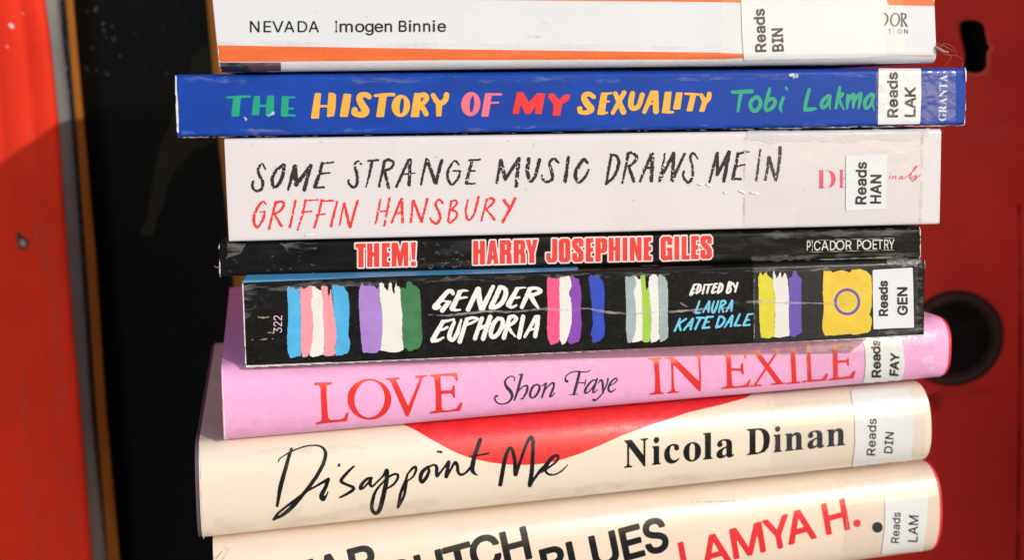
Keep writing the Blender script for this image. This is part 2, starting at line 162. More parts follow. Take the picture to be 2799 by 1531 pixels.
# ------------------------------------------------------------------ materials
def mat(name, col, rough=0.5, spec=0.5, coat=0.0, coat_rough=0.1, var=0.06, vscale=60.0,
        bump=0.0, bscale=400.0, bdist=0.0002, rvar=0.12, stretch=(1, 1, 1), metallic=0.0, col2=None, c2scale=30.0, c2lo=0.5, c2hi=0.65, wrinkle=0.0, wscale=38.0):
    m = bpy.data.materials.new(name)
    m.use_nodes = True
    n = m.node_tree.nodes
    l = m.node_tree.links
    p = n['Principled BSDF']
    p.inputs['Roughness'].default_value = rough
    p.inputs['Specular IOR Level'].default_value = spec
    p.inputs['Coat Weight'].default_value = coat
    p.inputs['Coat Roughness'].default_value = coat_rough
    p.inputs['Metallic'].default_value = metallic
    tc = n.new('ShaderNodeTexCoord')
    mp = n.new('ShaderNodeMapping')
    mp.inputs['Scale'].default_value = stretch
    l.new(tc.outputs['Object'], mp.inputs[0])
    nz = n.new('ShaderNodeTexNoise')
    nz.inputs['Scale'].default_value = vscale
    nz.inputs['Detail'].default_value = 5
    l.new(mp.outputs[0], nz.inputs['Vector'])
    mr = n.new('ShaderNodeMapRange')
    mr.inputs[1].default_value = 0.3
    mr.inputs[2].default_value = 0.7
    mr.inputs[3].default_value = 1 - var
    mr.inputs[4].default_value = 1 + var
    l.new(nz.outputs[0], mr.inputs[0])
    mx = n.new('ShaderNodeMix')
    mx.data_type = 'RGBA'
    mx.blend_type = 'MULTIPLY'
    mx.inputs[0].default_value = 1.0
    mx.inputs[6].default_value = col
    l.new(mr.outputs[0], mx.inputs[7])
    cout = mx.outputs[2]
    if col2 is not None:
        n2 = n.new('ShaderNodeTexNoise')
        n2.inputs['Scale'].default_value = c2scale
        n2.inputs['Detail'].default_value = 8
        n2.inputs['Roughness'].default_value = 0.7
        l.new(mp.outputs[0], n2.inputs['Vector'])
        m2 = n.new('ShaderNodeMapRange')
        m2.inputs[1].default_value = c2lo
        m2.inputs[2].default_value = c2hi
        l.new(n2.outputs[0], m2.inputs[0])
        mx2 = n.new('ShaderNodeMix')
        mx2.data_type = 'RGBA'
        l.new(m2.outputs[0], mx2.inputs[0])
        l.new(cout, mx2.inputs[6])
        mx2.inputs[7].default_value = col2
        cout = mx2.outputs[2]
    l.new(cout, p.inputs['Base Color'])
    nr = n.new('ShaderNodeTexNoise')
    nr.inputs['Scale'].default_value = vscale * 1.7
    nr.inputs['Detail'].default_value = 6
    l.new(mp.outputs[0], nr.inputs['Vector'])
    rr = n.new('ShaderNodeMapRange')
    rr.inputs[1].default_value = 0.3
    rr.inputs[2].default_value = 0.7
    rr.inputs[3].default_value = max(0.02, rough - rvar)
    rr.inputs[4].default_value = min(1, rough + rvar)
    l.new(nr.outputs[0], rr.inputs[0])
    l.new(rr.outputs[0], p.inputs['Roughness'])
    if bump > 0:
        nb = n.new('ShaderNodeTexNoise')
        nb.inputs['Scale'].default_value = bscale
        nb.inputs['Detail'].default_value = 3
        l.new(mp.outputs[0], nb.inputs['Vector'])
        bp = n.new('ShaderNodeBump')
        bp.inputs['Strength'].default_value = bump
        bp.inputs['Distance'].default_value = bdist
        l.new(nb.outputs[0], bp.inputs['Height'])
        if wrinkle > 0:
            nw = n.new('ShaderNodeTexNoise')
            nw.inputs['Scale'].default_value = wscale
            nw.inputs['Detail'].default_value = 4
            nw.inputs['Roughness'].default_value = 0.6
            nw.inputs['Distortion'].default_value = 0.6
            mw = n.new('ShaderNodeMapping')
            mw.inputs['Scale'].default_value = (0.45, 1, 1.3)
            l.new(tc.outputs['Object'], mw.inputs[0])
            l.new(mw.outputs[0], nw.inputs['Vector'])
            b2 = n.new('ShaderNodeBump')
            b2.inputs['Strength'].default_value = wrinkle
            b2.inputs['Distance'].default_value = 0.0016
            l.new(nw.outputs[0], b2.inputs['Height'])
            l.new(b2.outputs[0], bp.inputs['Normal'])
        l.new(bp.outputs[0], p.inputs['Normal'])
        l.new(bp.outputs[0], p.inputs['Coat Normal'])
    return m

def clear_mat(name, amount=0.12, rough=0.15, bump=0.5, bscale=260.0, bdist=0.0006, tint=(1, 1, 1, 1), haze=0.03):
    """clear sticky tape / laminate: mostly transparent, wrinkled glossy"""
    m = bpy.data.materials.new(name)
    m.use_nodes = True
    n = m.node_tree.nodes
    l = m.node_tree.links
    out = n['Material Output']
    n.remove(n['Principled BSDF'])
    tr = n.new('ShaderNodeBsdfTransparent')
    tr.inputs[0].default_value = tint
    gl = n.new('ShaderNodeBsdfGlossy')
    gl.inputs['Roughness'].default_value = rough
    df = n.new('ShaderNodeBsdfDiffuse')
    df.inputs[0].default_value = (0.8, 0.8, 0.8, 1)
    tc = n.new('ShaderNodeTexCoord')
    nb = n.new('ShaderNodeTexNoise')
    nb.inputs['Scale'].default_value = bscale
    nb.inputs['Detail'].default_value = 4
    l.new(tc.outputs['Object'], nb.inputs['Vector'])
    bp = n.new('ShaderNodeBump')
    bp.inputs['Strength'].default_value = bump
    bp.inputs['Distance'].default_value = bdist
    l.new(nb.outputs[0], bp.inputs['Height'])
    l.new(bp.outputs[0], gl.inputs['Normal'])
    m1 = n.new('ShaderNodeMixShader')
    m1.inputs[0].default_value = amount
    l.new(tr.outputs[0], m1.inputs[1])
    l.new(gl.outputs[0], m1.inputs[2])
    m2 = n.new('ShaderNodeMixShader')
    m2.inputs[0].default_value = haze
    l.new(m1.outputs[0], m2.inputs[1])
    l.new(df.outputs[0], m2.inputs[2])
    l.new(m2.outputs[0], out.inputs[0])
    return m

def scuff_sheen_mat(name, col, lo=0.5, hi=0.7, scale=300.0, stretch=(0.35, 1, 1.6), maxa=0.6):
    """patchy translucent layer over whatever lies beneath: rubbing, smudges, painted sheen"""
    m = bpy.data.materials.new(name)
    m.use_nodes = True
    n = m.node_tree.nodes
    l = m.node_tree.links
    out = n['Material Output']
    p = n['Principled BSDF']
    p.inputs['Base Color'].default_value = col
    p.inputs['Roughness'].default_value = 0.7
    p.inputs['Specular IOR Level'].default_value = 0.08
    tr = n.new('ShaderNodeBsdfTransparent')
    tc = n.new('ShaderNodeTexCoord')
    mp = n.new('ShaderNodeMapping')
    mp.inputs['Scale'].default_value = stretch
    l.new(tc.outputs['Object'], mp.inputs[0])
    nb = n.new('ShaderNodeTexNoise')
    nb.inputs['Scale'].default_value = scale
    nb.inputs['Detail'].default_value = 8
    nb.inputs['Roughness'].default_value = 0.65
    l.new(mp.outputs[0], nb.inputs['Vector'])
    r = n.new('ShaderNodeMapRange')
    r.inputs[1].default_value = lo
    r.inputs[2].default_value = hi
    r.inputs[4].default_value = maxa
    l.new(nb.outputs[0], r.inputs[0])
    mx = n.new('ShaderNodeMixShader')
    l.new(r.outputs[0], mx.inputs[0])
    l.new(tr.outputs[0], mx.inputs[1])
    l.new(p.outputs[0], mx.inputs[2])
    l.new(mx.outputs[0], out.inputs[0])
    return m

def ink(name, col, rough=0.45, coat=0.0, spec=0.5, bump=0.0, var=0.05):
    return mat(name, col, rough=rough, coat=coat, spec=spec, var=var, vscale=250, bump=bump, bscale=1500, bdist=0.00004)

# ------------------------------------------------------------------ drawn shapes (signed distance fields on the spines)
GLY = {}
for _ln in GLYPHS.strip().split('\n'):
    _k, _v = _ln.split(':', 1)
    GLY[_k] = [np.array([float(t) for t in q.split()]).reshape(-1, 2) / 1000.0 for q in _v.split('|')]

def crop(x0, y0, x1, out):
    s = (x1 - x0) / out
    return (x0, y0, s)

def smooth_pts(p, n=7):
    p = np.array(p, float)
    if len(p) < 3:
        return p
    q = np.vstack([2 * p[0] - p[1], p, 2 * p[-1] - p[-2]])
    out = []
    for i in range(1, len(q) - 2):
        a, b, c, d = q[i - 1], q[i], q[i + 1], q[i + 2]
        for t in np.linspace(0, 1, n, endpoint=False):
            out.append(0.5 * ((2 * b) + (-a + c) * t + (2 * a - 5 * b + 4 * c - d) * t * t + (-a + 3 * b - 3 * c + d) * t ** 3))
    out.append(p[-1])
    return np.array(out)

def parse(txt, fr, wscale=1.0):
    """S = smooth brush stroke (x,y,w), L = straight stroke, P r = polygon with holes after /, E = ellipse ring"""
    x0, y0, s = fr
    prims = []
    for ln in txt.replace(';', '\n').strip().split('\n'):
        ln = ln.strip()
        if not ln:
            continue
        k, rest = ln[0], ln[1:].strip()
        if k in 'SL':
            p = np.array([[float(v) for v in t.split(',')] for t in rest.split()])
            if k == 'S':
                p = smooth_pts(p)
            p = p.copy()
            p[:, 2] *= 0.5 * s * wscale
            p[:, 0] = x0 + p[:, 0] * s
            p[:, 1] = y0 + p[:, 1] * s
            prims.append(('k', p))
        elif k == 'P':
            t0 = rest.split(None, 1)
            r = float(t0[0]) * s
            loops = []
            for lp in t0[1].split('/'):
                a = np.array([[float(v) for v in t.split(',')] for t in lp.split()])
                loops.append(np.stack([x0 + a[:, 0] * s, y0 + a[:, 1] * s], 1))
            prims.append(('p', loops, r, 'eo'))
        elif k == 'E':
            cx, cy, rx, ry, tilt, icx, icy, irx, iry = [float(v) for v in rest.split(',')]
            loops = []
            for (a, b, c, d) in ((cx, cy, rx, ry), (icx, icy, irx, iry)):
                if c <= 0:
                    continue
                th = np.linspace(0, 2 * np.pi, 48, endpoint=False)
                ex, ey = c * np.cos(th), d * np.sin(th)
                ca, sa = math.cos(tilt), math.sin(tilt)
                loops.append(np.stack([x0 + (a + ex * ca - ey * sa) * s, y0 + (b + ex * sa + ey * ca) * s], 1))
            prims.append(('p', loops, 0.0, 'eo'))
    return prims

def wobble(prims, amp=0.6):
    return prims

def glyph_prim(key, TL, TR, BL, r=0.0):
    """glyph bounding box (cap height) mapped on the parallelogram TL,TR,BL (already in photo px)"""
    L = GLY[key]
    a = np.vstack(L)
    x0, x1 = a[:, 0].min(), a[:, 0].max()
    TL, TR, BL = (np.array(v, float) for v in (TL, TR, BL))
    loops = []
    for q in L:
        u = (q[:, 0] - x0) / (x1 - x0)
        v = q[:, 1]                    # 0 baseline, 1 cap height
        loops.append(BL + u[:, None] * (TR - TL) + v[:, None] * (TL - BL))
    return ('p', loops, r, 'nz')

def letters(font, fr, spec, base, cap, shear=0.0, r=0.0):
    """spec: 'N100-360 i400-490'; base (xa,ya,xb,yb); cap (ha,hb)"""
    x0, y0, s = fr
    xa, ya, xb, yb = base
    out = []
    for t in spec.split():
        ch, (a, b) = t[0], [float(v) for v in t[1:].split('-')]
        def by(x):
            return ya + (yb - ya) * (x - xa) / (xb - xa)
        def ch_(x):
            return cap[0] + (cap[1] - cap[0]) * (x - xa) / (xb - xa)
        h = ch_((a + b) / 2)
        BL = (a, by(a)); BR = (b, by(b))
        TL = (a + shear * h, by(a) - h); TR = (b + shear * h, by(b) - h)
        m = lambda p: (x0 + p[0] * s, y0 + p[1] * s)
        out.append(glyph_prim(font + ch, m(TL), m(TR), m(BL), r))
    return out

def textline(font, fr, txt, p0, p1, cap, side=1, gap=0.12, r=0.0):
    """text along p0->p1 (advance fitted), cap height given; side=1: up is to the left of travel on screen"""
    x0, y0, s = fr
    p0 = np.array(p0, float); p1 = np.array(p1, float)
    d = p1 - p0
    Ln = np.linalg.norm(d)
    d = d / Ln
    up = np.array([d[1], -d[0]])
    ws = []
    for c in txt:
        a = np.vstack(GLY[font + c])
        ws.append((a[:, 0].min(), a[:, 0].max()))
    tot = sum(b - a for a, b in ws) + gap * (len(txt) - 1)
    k = Ln / tot
    pos = 0.0
    out = []
    for c, (a, b) in zip(txt, ws):
        BL = p0 + d * pos * k
        BR = p0 + d * (pos + b - a) * k
        m = lambda p: (x0 + p[0] * s, y0 + p[1] * s)
        out.append(glyph_prim(font + c, m(BL + up * cap), m(BR + up * cap), m(BL), r))
        pos += b - a + gap
    return out

# condensed poster letters, unit box, y up
POSTER = {
 'T': '0,1 1,1 1,.82 .78,.82 .78,0 .28,0 .28,.82 0,.82',
 'H': '0,0 .42,0 .42,.46 .58,.46 .58,0 1,0 1,1 .58,1 .58,.62 .42,.62 .42,1 0,1',
 'E': '0,0 1,0 1,.18 .62,.18 .62,.42 .95,.42 .95,.6 .62,.6 .62,.82 1,.82 1,1 0,1',
 'M': '0,0 .28,0 .28,.55 .42,0 .6,0 .74,.55 .74,0 1,0 1,1 .66,1 .51,.55 .35,1 0,1',
 '!': '0,1 1,1 .8,.27 .2,.27|.05,.18 .95,.18 .95,0 .05,0',
 'A': '0,0 .36,0 .4,.2 .6,.2 .64,0 1,0 .72,1 .28,1/.43,.36 .57,.36 .5,.72',
 'R': '0,0 .42,0 .42,.4 .52,.4 .58,.34 .58,0 1,0 .98,.38 .86,.5 .97,.62 .97,.86 .82,1 0,1/.42,.58 .58,.6 .58,.82 .42,.84',
 'Y': '0,1 .38,1 .5,.62 .62,1 1,1 .72,.42 .72,0 .3,0 .3,.42',
 'J': '0,.4 .38,.4 .38,.2 .46,.13 .55,.2 .55,1 1,1 1,.14 .82,0 .2,0 0,.14',
 'O': '.18,0 .82,0 1,.1 1,.9 .82,1 .18,1 0,.9 0,.1/.43,.2 .5,.15 .57,.2 .57,.8 .5,.85 .43,.8',
 'S': '0,.38 .42,.38 .42,.2 .5,.15 .57,.2 .57,.33 .1,.58 0,.68 0,.9 .18,1 .82,1 1,.9 1,.66 .6,.66 .6,.8 .52,.85 .45,.8 .45,.72 .9,.48 1,.38 1,.1 .82,0 .18,0 0,.1',
 'P': '0,0 .45,0 .45,.36 .82,.36 1,.46 1,.9 .82,1 0,1/.45,.52 .58,.55 .58,.82 .45,.84',
 'I': '0,0 1,0 1,1 0,1',
 'N': '0,0 .36,0 .36,.5 .66,0 1,0 1,1 .64,1 .64,.5 .38,1 0,1',
 'G': '0,.1 .18,0 .6,0 .68,.06 .74,0 1,0 1,.52 .52,.52 .52,.42 .6,.42 .6,.2 .5,.15 .43,.2 .43,.8 .5,.85 .58,.8 .58,.65 1,.65 1,.9 .82,1 .18,1 0,.9',
 'L': '0,0 1,0 1,.18 .6,.18 .6,1 0,1',
}
def poster(fr, spec, top, bot):
    x0, y0, s = fr
    out = []
    for t in spec.split():
        ch, (a, b) = t[0], [float(v) for v in t[1:].split('-')]
        for part in POSTER[ch].split('|'):
            loops = []
            for lp in part.split('/'):
                q = np.array([[float(v) for v in z.split(',')] for z in lp.split()])
                X = a + q[:, 0] * (b - a)
                yt = top[1] + (top[3] - top[1]) * (X - top[0]) / (top[2] - top[0])
                yb = bot[1] + (bot[3] - bot[1]) * (X - bot[0]) / (bot[2] - bot[0])
                Y = yb + (yt - yb) * q[:, 1]
                loops.append(np.stack([x0 + X * s, y0 + Y * s], 1))
            out.append(('p', loops, 0.0, 'eo'))
    return out

def sdf(prims, X, Y, big=60.0):
    Fd = np.full(X.shape, big)
    xs, ys = X[0, :], Y[:, 0]
    for pr in prims:
        if pr[0] == 'k':
            p = pr[1]
            for a, b in zip(p[:-1], p[1:]) if len(p) > 1 else [(p[0], p[0])]:
                rm = max(a[2], b[2]) + 6
                i0, i1 = np.searchsorted(xs, [min(a[0], b[0]) - rm, max(a[0], b[0]) + rm])
                j0, j1 = np.searchsorted(ys, [min(a[1], b[1]) - rm, max(a[1], b[1]) + rm])
                if i0 >= i1 or j0 >= j1:
                    continue
                x = X[j0:j1, i0:i1]; y = Y[j0:j1, i0:i1]
                dx, dy = b[0] - a[0], b[1] - a[1]
                L2 = dx * dx + dy * dy + 1e-9
                t = np.clip(((x - a[0]) * dx + (y - a[1]) * dy) / L2, 0, 1)
                d = np.hypot(x - a[0] - t * dx, y - a[1] - t * dy) - (a[2] + (b[2] - a[2]) * t)
                Fd[j0:j1, i0:i1] = np.minimum(Fd[j0:j1, i0:i1], d)
        else:
            loops, r, rule = pr[1], pr[2], pr[3]
            al = np.vstack(loops)
            pad = r + 14
            i0, i1 = np.searchsorted(xs, [al[:, 0].min() - pad, al[:, 0].max() + pad])
            j0, j1 = np.searchsorted(ys, [al[:, 1].min() - pad, al[:, 1].max() + pad])
            if i0 >= i1 or j0 >= j1:
                continue
            x = X[j0:j1, i0:i1]; y = Y[j0:j1, i0:i1]
            dm = np.full(x.shape, 1e9)
            wn = np.zeros(x.shape, int)
            cr = np.zeros(x.shape, int)
            for q in loops:
                A = q; B = np.roll(q, -1, 0)
                for (ax, ay), (bx, by) in zip(A, B):
                    dx, dy = bx - ax, by - ay
                    L2 = dx * dx + dy * dy
                    if L2 < 1e-9:
                        continue
                    t = np.clip(((x - ax) * dx + (y - ay) * dy) / L2, 0, 1)
                    dm = np.minimum(dm, (x - ax - t * dx) ** 2 + (y - ay - t * dy) ** 2)
                    up = (ay <= y) & (by > y)
                    dn = (ay > y) & (by <= y)
                    side = dx * (y - ay) - (x - ax) * dy
                    wn += (up & (side > 0)).astype(int) - (dn & (side < 0)).astype(int)
                    cr += (up & (side > 0)) | (dn & (side < 0))
            ins = (wn != 0) if rule == 'nz' else (cr % 2 == 1)
            d = np.sqrt(dm)
            d = np.where(ins, -d, d) - r
            Fd[j0:j1, i0:i1] = np.minimum(Fd[j0:j1, i0:i1], d)
    return Fd

def vnoise(X, Y, sx, sy, seed):
    rng = np.random.RandomState(seed)
    g = rng.rand(257, 257)
    u, v = X / sx, Y / sy
    i, j = np.floor(u).astype(int), np.floor(v).astype(int)
    fu, fv = u - i, v - j
    fu = fu * fu * (3 - 2 * fu); fv = fv * fv * (3 - 2 * fv)
    i %= 256; j %= 256
    return (g[j, i] * (1 - fu) + g[j, i + 1] * fu) * (1 - fv) + (g[j + 1, i] * (1 - fu) + g[j + 1, i + 1] * fu) * fv

def bounds(prims, pad=4):
    P = []
    for pr in prims:
        if pr[0] == 'k':
            r = pr[1][:, 2].max()
            P += [pr[1][:, :2] - r, pr[1][:, :2] + r]
        else:
            for q in pr[1]:
                P += [q - pr[2], q + pr[2]]
    P = np.vstack(P)
    return P[:, 0].min() - pad, P[:, 1].min() - pad, P[:, 0].max() + pad, P[:, 1].max() + pad

def march(Fd, X, Y):
    """polygons covering Fd < 0"""
    H, W = Fd.shape
    ins = Fd < 0
    cnt = ins[:-1, :-1].astype(int) + ins[:-1, 1:] + ins[1:, :-1] + ins[1:, 1:]
    pts, idx, faces = [], {}, []
    def corner(j, i):
        k = (j, i)
        if k not in idx:
            idx[k] = len(pts); pts.append((X[j, i], Y[j, i]))
        return idx[k]
    def edge(j, i, j2, i2):
        k = (j, i, j2, i2) if (j, i) < (j2, i2) else (j2, i2, j, i)
        if k not in idx:
            a, b = Fd[k[0], k[1]], Fd[k[2], k[3]]
            t = min(0.98, max(0.02, a / (a - b)))
            idx[k] = len(pts)
            pts.append((X[k[0], k[1]] + t * (X[k[2], k[3]] - X[k[0], k[1]]), Y[k[0], k[1]] + t * (Y[k[2], k[3]] - Y[k[0], k[1]])))
        return idx[k]
    for j, i in zip(*np.nonzero(cnt)):
        c = ((j, i), (j + 1, i), (j + 1, i + 1), (j, i + 1))
        if cnt[j, i] == 4:
            faces.append([corner(*q) for q in c]); continue
        f = []
        for a, b in zip(c, c[1:] + c[:1]):
            if ins[a]:
                f.append(corner(*a))
            if ins[a] != ins[b]:
                f.append(edge(*a, *b))
        if len(f) >= 3:
            faces.append(f)
    return pts, faces

class Surf:
    """outer skin of a book (or panel) that things are printed on or stuck to"""
    def __init__(self, verts, polys):
        self.t = BVHTree.FromPolygons([Vector(v) for v in verts], polys)
    def hit(self, x, y, off):
        d = ray(x, y).normalized()
        loc, nor, i, dist = self.t.ray_cast(Vector((0, 0, 0)), d)
        if loc is None:
            return None
        if nor.dot(d) > 0:
            nor = -nor
        return loc + nor * off

def decal(name, surf, layers, parent, off=0.00006, step=2.0, thick=None):
    """layers: list of (prims, material, grow, texture) drawn on surf as one mesh"""
    V, Fc, FM, mats = [], [], [], []
    for li, ly in enumerate(layers):
        prims, m = ly[0], ly[1]
        grow = ly[2] if len(ly) > 2 else 0.0
        tex = ly[3] if len(ly) > 3 else None
        if not prims:
            continue
        x0, y0, x1, y1 = bounds(prims, 4 + grow)
        x0, y0 = max(x0, -60), max(y0, -80)
        x1, y1 = min(x1, IW + 60), min(y1, IH + 300)
        if x1 <= x0 or y1 <= y0:
            continue
        xs = np.arange(x0, x1 + step, step); ys = np.arange(y0, y1 + step, step)
        X, Y = np.meshgrid(xs, ys)
        Fd = sdf(prims, X, Y) - grow
        if tex is not None:
            Fd = tex(Fd, X, Y)
        pts, faces = march(Fd, X, Y)
        base = len(V)
        ok = []
        for (px, py) in pts:
            h = surf.hit(px, py, off + li * 0.000012)
            ok.append(h is not None)
            V.append(h if h is not None else Vector((0, 0, 0)))
        mi = len(mats)
        if m in mats:
            mi = mats.index(m)
        else:
            mats.append(m)
        for f in faces:
            if all(ok[k] for k in f):
                pp = [V[base + k] for k in f]
                if max((pp[0] - q).length for q in pp) > 0.02:
                    continue
                Fc.append([base + k for k in f]); FM.append(mi)
    used = sorted({k for f in Fc for k in f})
    mp = {k: n for n, k in enumerate(used)}
    return mesh_obj(name, [V[k] for k in used], [[mp[k] for k in f] for f in Fc], mats, parent, FM)

def crayon(seed, lo=0.16, sx=5, sy=4):
    def t(Fd, X, Y):
        n = vnoise(X, Y, sx, sy, seed)
        n2 = vnoise(X, Y, 60, 60, seed + 1)
        e = Fd + (vnoise(X, Y, 4, 4, seed + 2) - 0.5) * 2.2
        return np.maximum(e, (lo + 0.22 * n2 - n) * 12)
    return t

def rough_edge(seed, amp=2.0, s=6):
    def t(Fd, X, Y):
        return Fd + (vnoise(X, Y, s, s, seed) - 0.5) * 2 * amp
    return t

# ------------------------------------------------------------------ the red cabinet behind the books
GRP = 'library books in the stack'
RED = mat('red_paint', (0.82, 0.040, 0.015, 1), rough=0.45, spec=0.06, var=0.14, vscale=9, bump=0.25, bscale=90, bdist=0.0005,
          col2=(0.62, 0.024, 0.011, 1), c2scale=14, c2lo=0.5, c2hi=0.75)
RED_OLD = mat('red_paint_worn', (0.66, 0.028, 0.016, 1), rough=0.45, spec=0.16, var=0.16, vscale=7, bump=0.2, bscale=160, bdist=0.0004,
              col2=(0.50, 0.020, 0.012, 1), c2scale=10, c2lo=0.45, c2hi=0.75)
DARKMETAL = mat('dark_rusty_metal', (0.010, 0.006, 0.005, 1), rough=0.6, var=0.3)
BLACKGLASS = mat('dark_glass', (0.0016, 0.0015, 0.0016, 1), rough=0.22, spec=0.10, var=0.5, vscale=6, rvar=0.08,
                 col2=(0.0045, 0.0032, 0.0022, 1), c2scale=5, c2lo=0.45, c2hi=0.7)  # faint brown mottling painted in for reflections in the glass
ORANGE = mat('orange_wood', (0.50, 0.175, 0.030, 1), rough=0.6, spec=0.06, var=0.18, vscale=40, stretch=(6, 6, 0.6))
SEALGREY = mat('grey_metal_strip', (0.30, 0.29, 0.27, 1), rough=0.5, spec=0.1, var=0.25, vscale=30, stretch=(1, 1, 0.3))
RUBBER = mat('black_rubber_seal', (0.012, 0.012, 0.012, 1), rough=0.45, var=0.4, vscale=500, bump=1.0, bscale=700, bdist=0.002,
             col2=(0.30, 0.30, 0.29, 1), c2scale=420, c2lo=0.54, c2hi=0.66)
LOCKBLACK = mat('brown_black_plastic', (0.036, 0.017, 0.013, 1), spec=0.22, col2=(0.09, 0.018, 0.012, 1), c2scale=120, c2lo=0.58, c2hi=0.7, rough=0.45, var=0.25, vscale=60, bump=0.2, bscale=200)
CONCRETE = mat('pavement_concrete', (0.50, 0.45, 0.39, 1), rough=0.85, var=0.2, vscale=6, bump=0.4, bscale=60, bdist=0.004)
PINE = mat('stool_wood', (0.42, 0.27, 0.14, 1), rough=0.6, var=0.2, vscale=25, stretch=(0.4, 3, 3))

def lerp_line(pts, y):
    """x on a polyline given as (x,y) points, linear extrapolation"""
    for (xa, ya), (xb, yb) in zip(pts[:-1], pts[1:]):
        if y <= yb or (xb, yb) == pts[-1]:
            return xa + (xb - xa) * (y - ya) / (yb - ya)

ROWS = [-1500, -900, -500, -250, -100, 0, 60, 120, 180, 240, 300, 345, 400, 460, 520, 580, 640, 700, 760, 830, 900, 980, 1060, 1150, 1240, 1330, 1430, 1531, 1700, 1900, 2300, 2800]
E_RED = [(127, 0), (141, 100), (165, 345), (190, 700), (205, 900), (228, 1150), (257, 1531), (330, 2500)]
E_GREY = [(156, 0), (165, 120), (188, 325), (215, 700), (245, 1150), (286, 1531), (360, 2500)]
E_SEAL = [(180, 0), (190, 120), (207, 325), (236, 700), (262, 1100), (296, 1531), (372, 2500)]
E_ORAN = [(201, 0), (211, 120), (229, 325), (262, 700), (288, 1100), (327, 1531), (400, 2500)]

def strip(name, left, right, dl, dr, m, parent, nx=1, bulge=0.0, off_l=0, off_r=0, back=None):
    """upright bar between two pixel edges; depths dl, dr; sides run back to depth 'back'"""
    V, Fc = [], []
    cols = []
    n = nx
    for y in ROWS:
        a = (lerp_line(left, y) if isinstance(left, list) else left) + off_l
        b = (lerp_line(right, y) if isinstance(right, list) else right) + off_r
        row = []
        if back is not None:
            row.append(at(a, y, dl) * 1.0 + Vector((0, back - dl, 0)))
        for k in range(n + 1):
            t = k / n
            d = dl + (dr - dl) * t - bulge * math.sin(math.pi * t)
            row.append(at(a + (b - a) * t, y, d))
        if back is not None:
            row.append(at(b, y, dr) + Vector((0, back - dr, 0)))
        cols.append(row)
    W = len(cols[0])
    for r in cols:
        V += r
    for j in range(len(cols) - 1):
        for i in range(W - 1):
            Fc.append([j * W + i, (j + 1) * W + i, (j + 1) * W + i + 1, j * W + i + 1])
    return mesh_obj(name, V, Fc, m, parent)

# pavement, far below the frame
gv = [(-30, -30, -1.05), (30, -30, -1.05), (30, 30, -1.05), (-30, 30, -1.05)]
tag(mesh_obj('pavement', gv, [[0, 1, 2, 3]], CONCRETE), kind='structure')

D0 = 0.54
post = empty('red_door_post', at(100, 765, D0), 'glossy red painted post left of the dark glass, sunlit above and shaded below', 'door post')
# moulded face of the post: (offset left of its right edge in px, depth change)
prof = [(-2, 0.016), (0, 0.009), (4, 0.003), (12, 0.0006), (40, 0.0), (62, 0.0003), (72, 0.0009), (82, 0.0003), (96, -0.0009), (115, -0.0014),
        (135, -0.0012), (150, -0.0004), (158, 0.0002), (170, -0.0001), (240, 0.0), (330, 0.0004), (420, 0.0), (900, 0.0), (2400, 0.0)]
V, Fc = [], []
for y in ROWS:
    e = lerp_line(E_RED, y)
    rw = 0.6 * math.sin(y * 0.009) + 0.4 * math.sin(y * 0.031 + 1)
    for (o_, dz) in prof:
        V.append(at(e - o_ + rw * (1 if 0 < o_ < 400 else (0.5 if o_ <= 0 else 0)), y, D0 + dz))
W = len(prof)
for j in range(len(ROWS) - 1):
    for i in range(W - 1):
        Fc.append([j * W + i, j * W + i + 1, (j + 1) * W + i + 1, (j + 1) * W + i])
post_face = mesh_obj('post_face', V, Fc, RED, post)
post_surf = Surf(V, Fc)
# chipped paint
RUST = mat('chip_rust', (0.05, 0.025, 0.018, 1), rough=0.8, var=0.5, vscale=600)
CHIP = mat('chip_primer', (0.40, 0.30, 0.24, 1), rough=0.7, var=0.3, vscale=900)
decal('paint_chip', post_surf, [
    (parse('P 1 46,640 52,634 62,645 75,655 78,668 70,680 58,682 52,670 48,655', (0, 0, 1)), RUST, 0, rough_edge(3, 2.0, 5)),
    (parse('P 1 56,658 64,655 72,664 68,674 60,672', (0, 0, 1)), CHIP, 0, rough_edge(4, 1.5, 5))], post, off=0.0003)
RIDGE_SHEEN = scuff_sheen_mat('painted_red_sheen', (0.78, 0.13, 0.075, 1), 0.42, 0.62, 210, (1, 1, 0.2), 0.32)  # reflections along the ridge, painted as pale red streaks
decal('painted_sheen_streak', post_surf, [(parse('S 85,345,18 102,480,30 112,640,34 135,800,36 150,960,40 165,1150,44 180,1330,44 196,1560,50;S 60,900,12 70,1150,16 90,1540,20', (0, 0, 1)), RIDGE_SHEEN, 0, rough_edge(9, 7, 14))], post, off=0.0002, step=3)
decal('paint_speck', post_surf, [(parse('S 28,66,7 34,72,9;S 20,126,4 22,127,4;S 62,36,4 63,37,4', (0, 0, 1)), mat('white_speck', (0.8, 0.75, 0.72, 1)), 0)], post, off=0.0003)
decal('paint_speck', post_surf, [(parse('S 207,880,5 208,908,6;S 254,1415,5 257,1450,8', (0, 0, 1)), mat('pale_speck', (0.35, 0.33, 0.32, 1)), 0)], post, off=0.0003)

gl = empty('glass_door_panel', at(400, 765, 0.56), 'dark glass panel between the red post and the red door', 'glass panel')
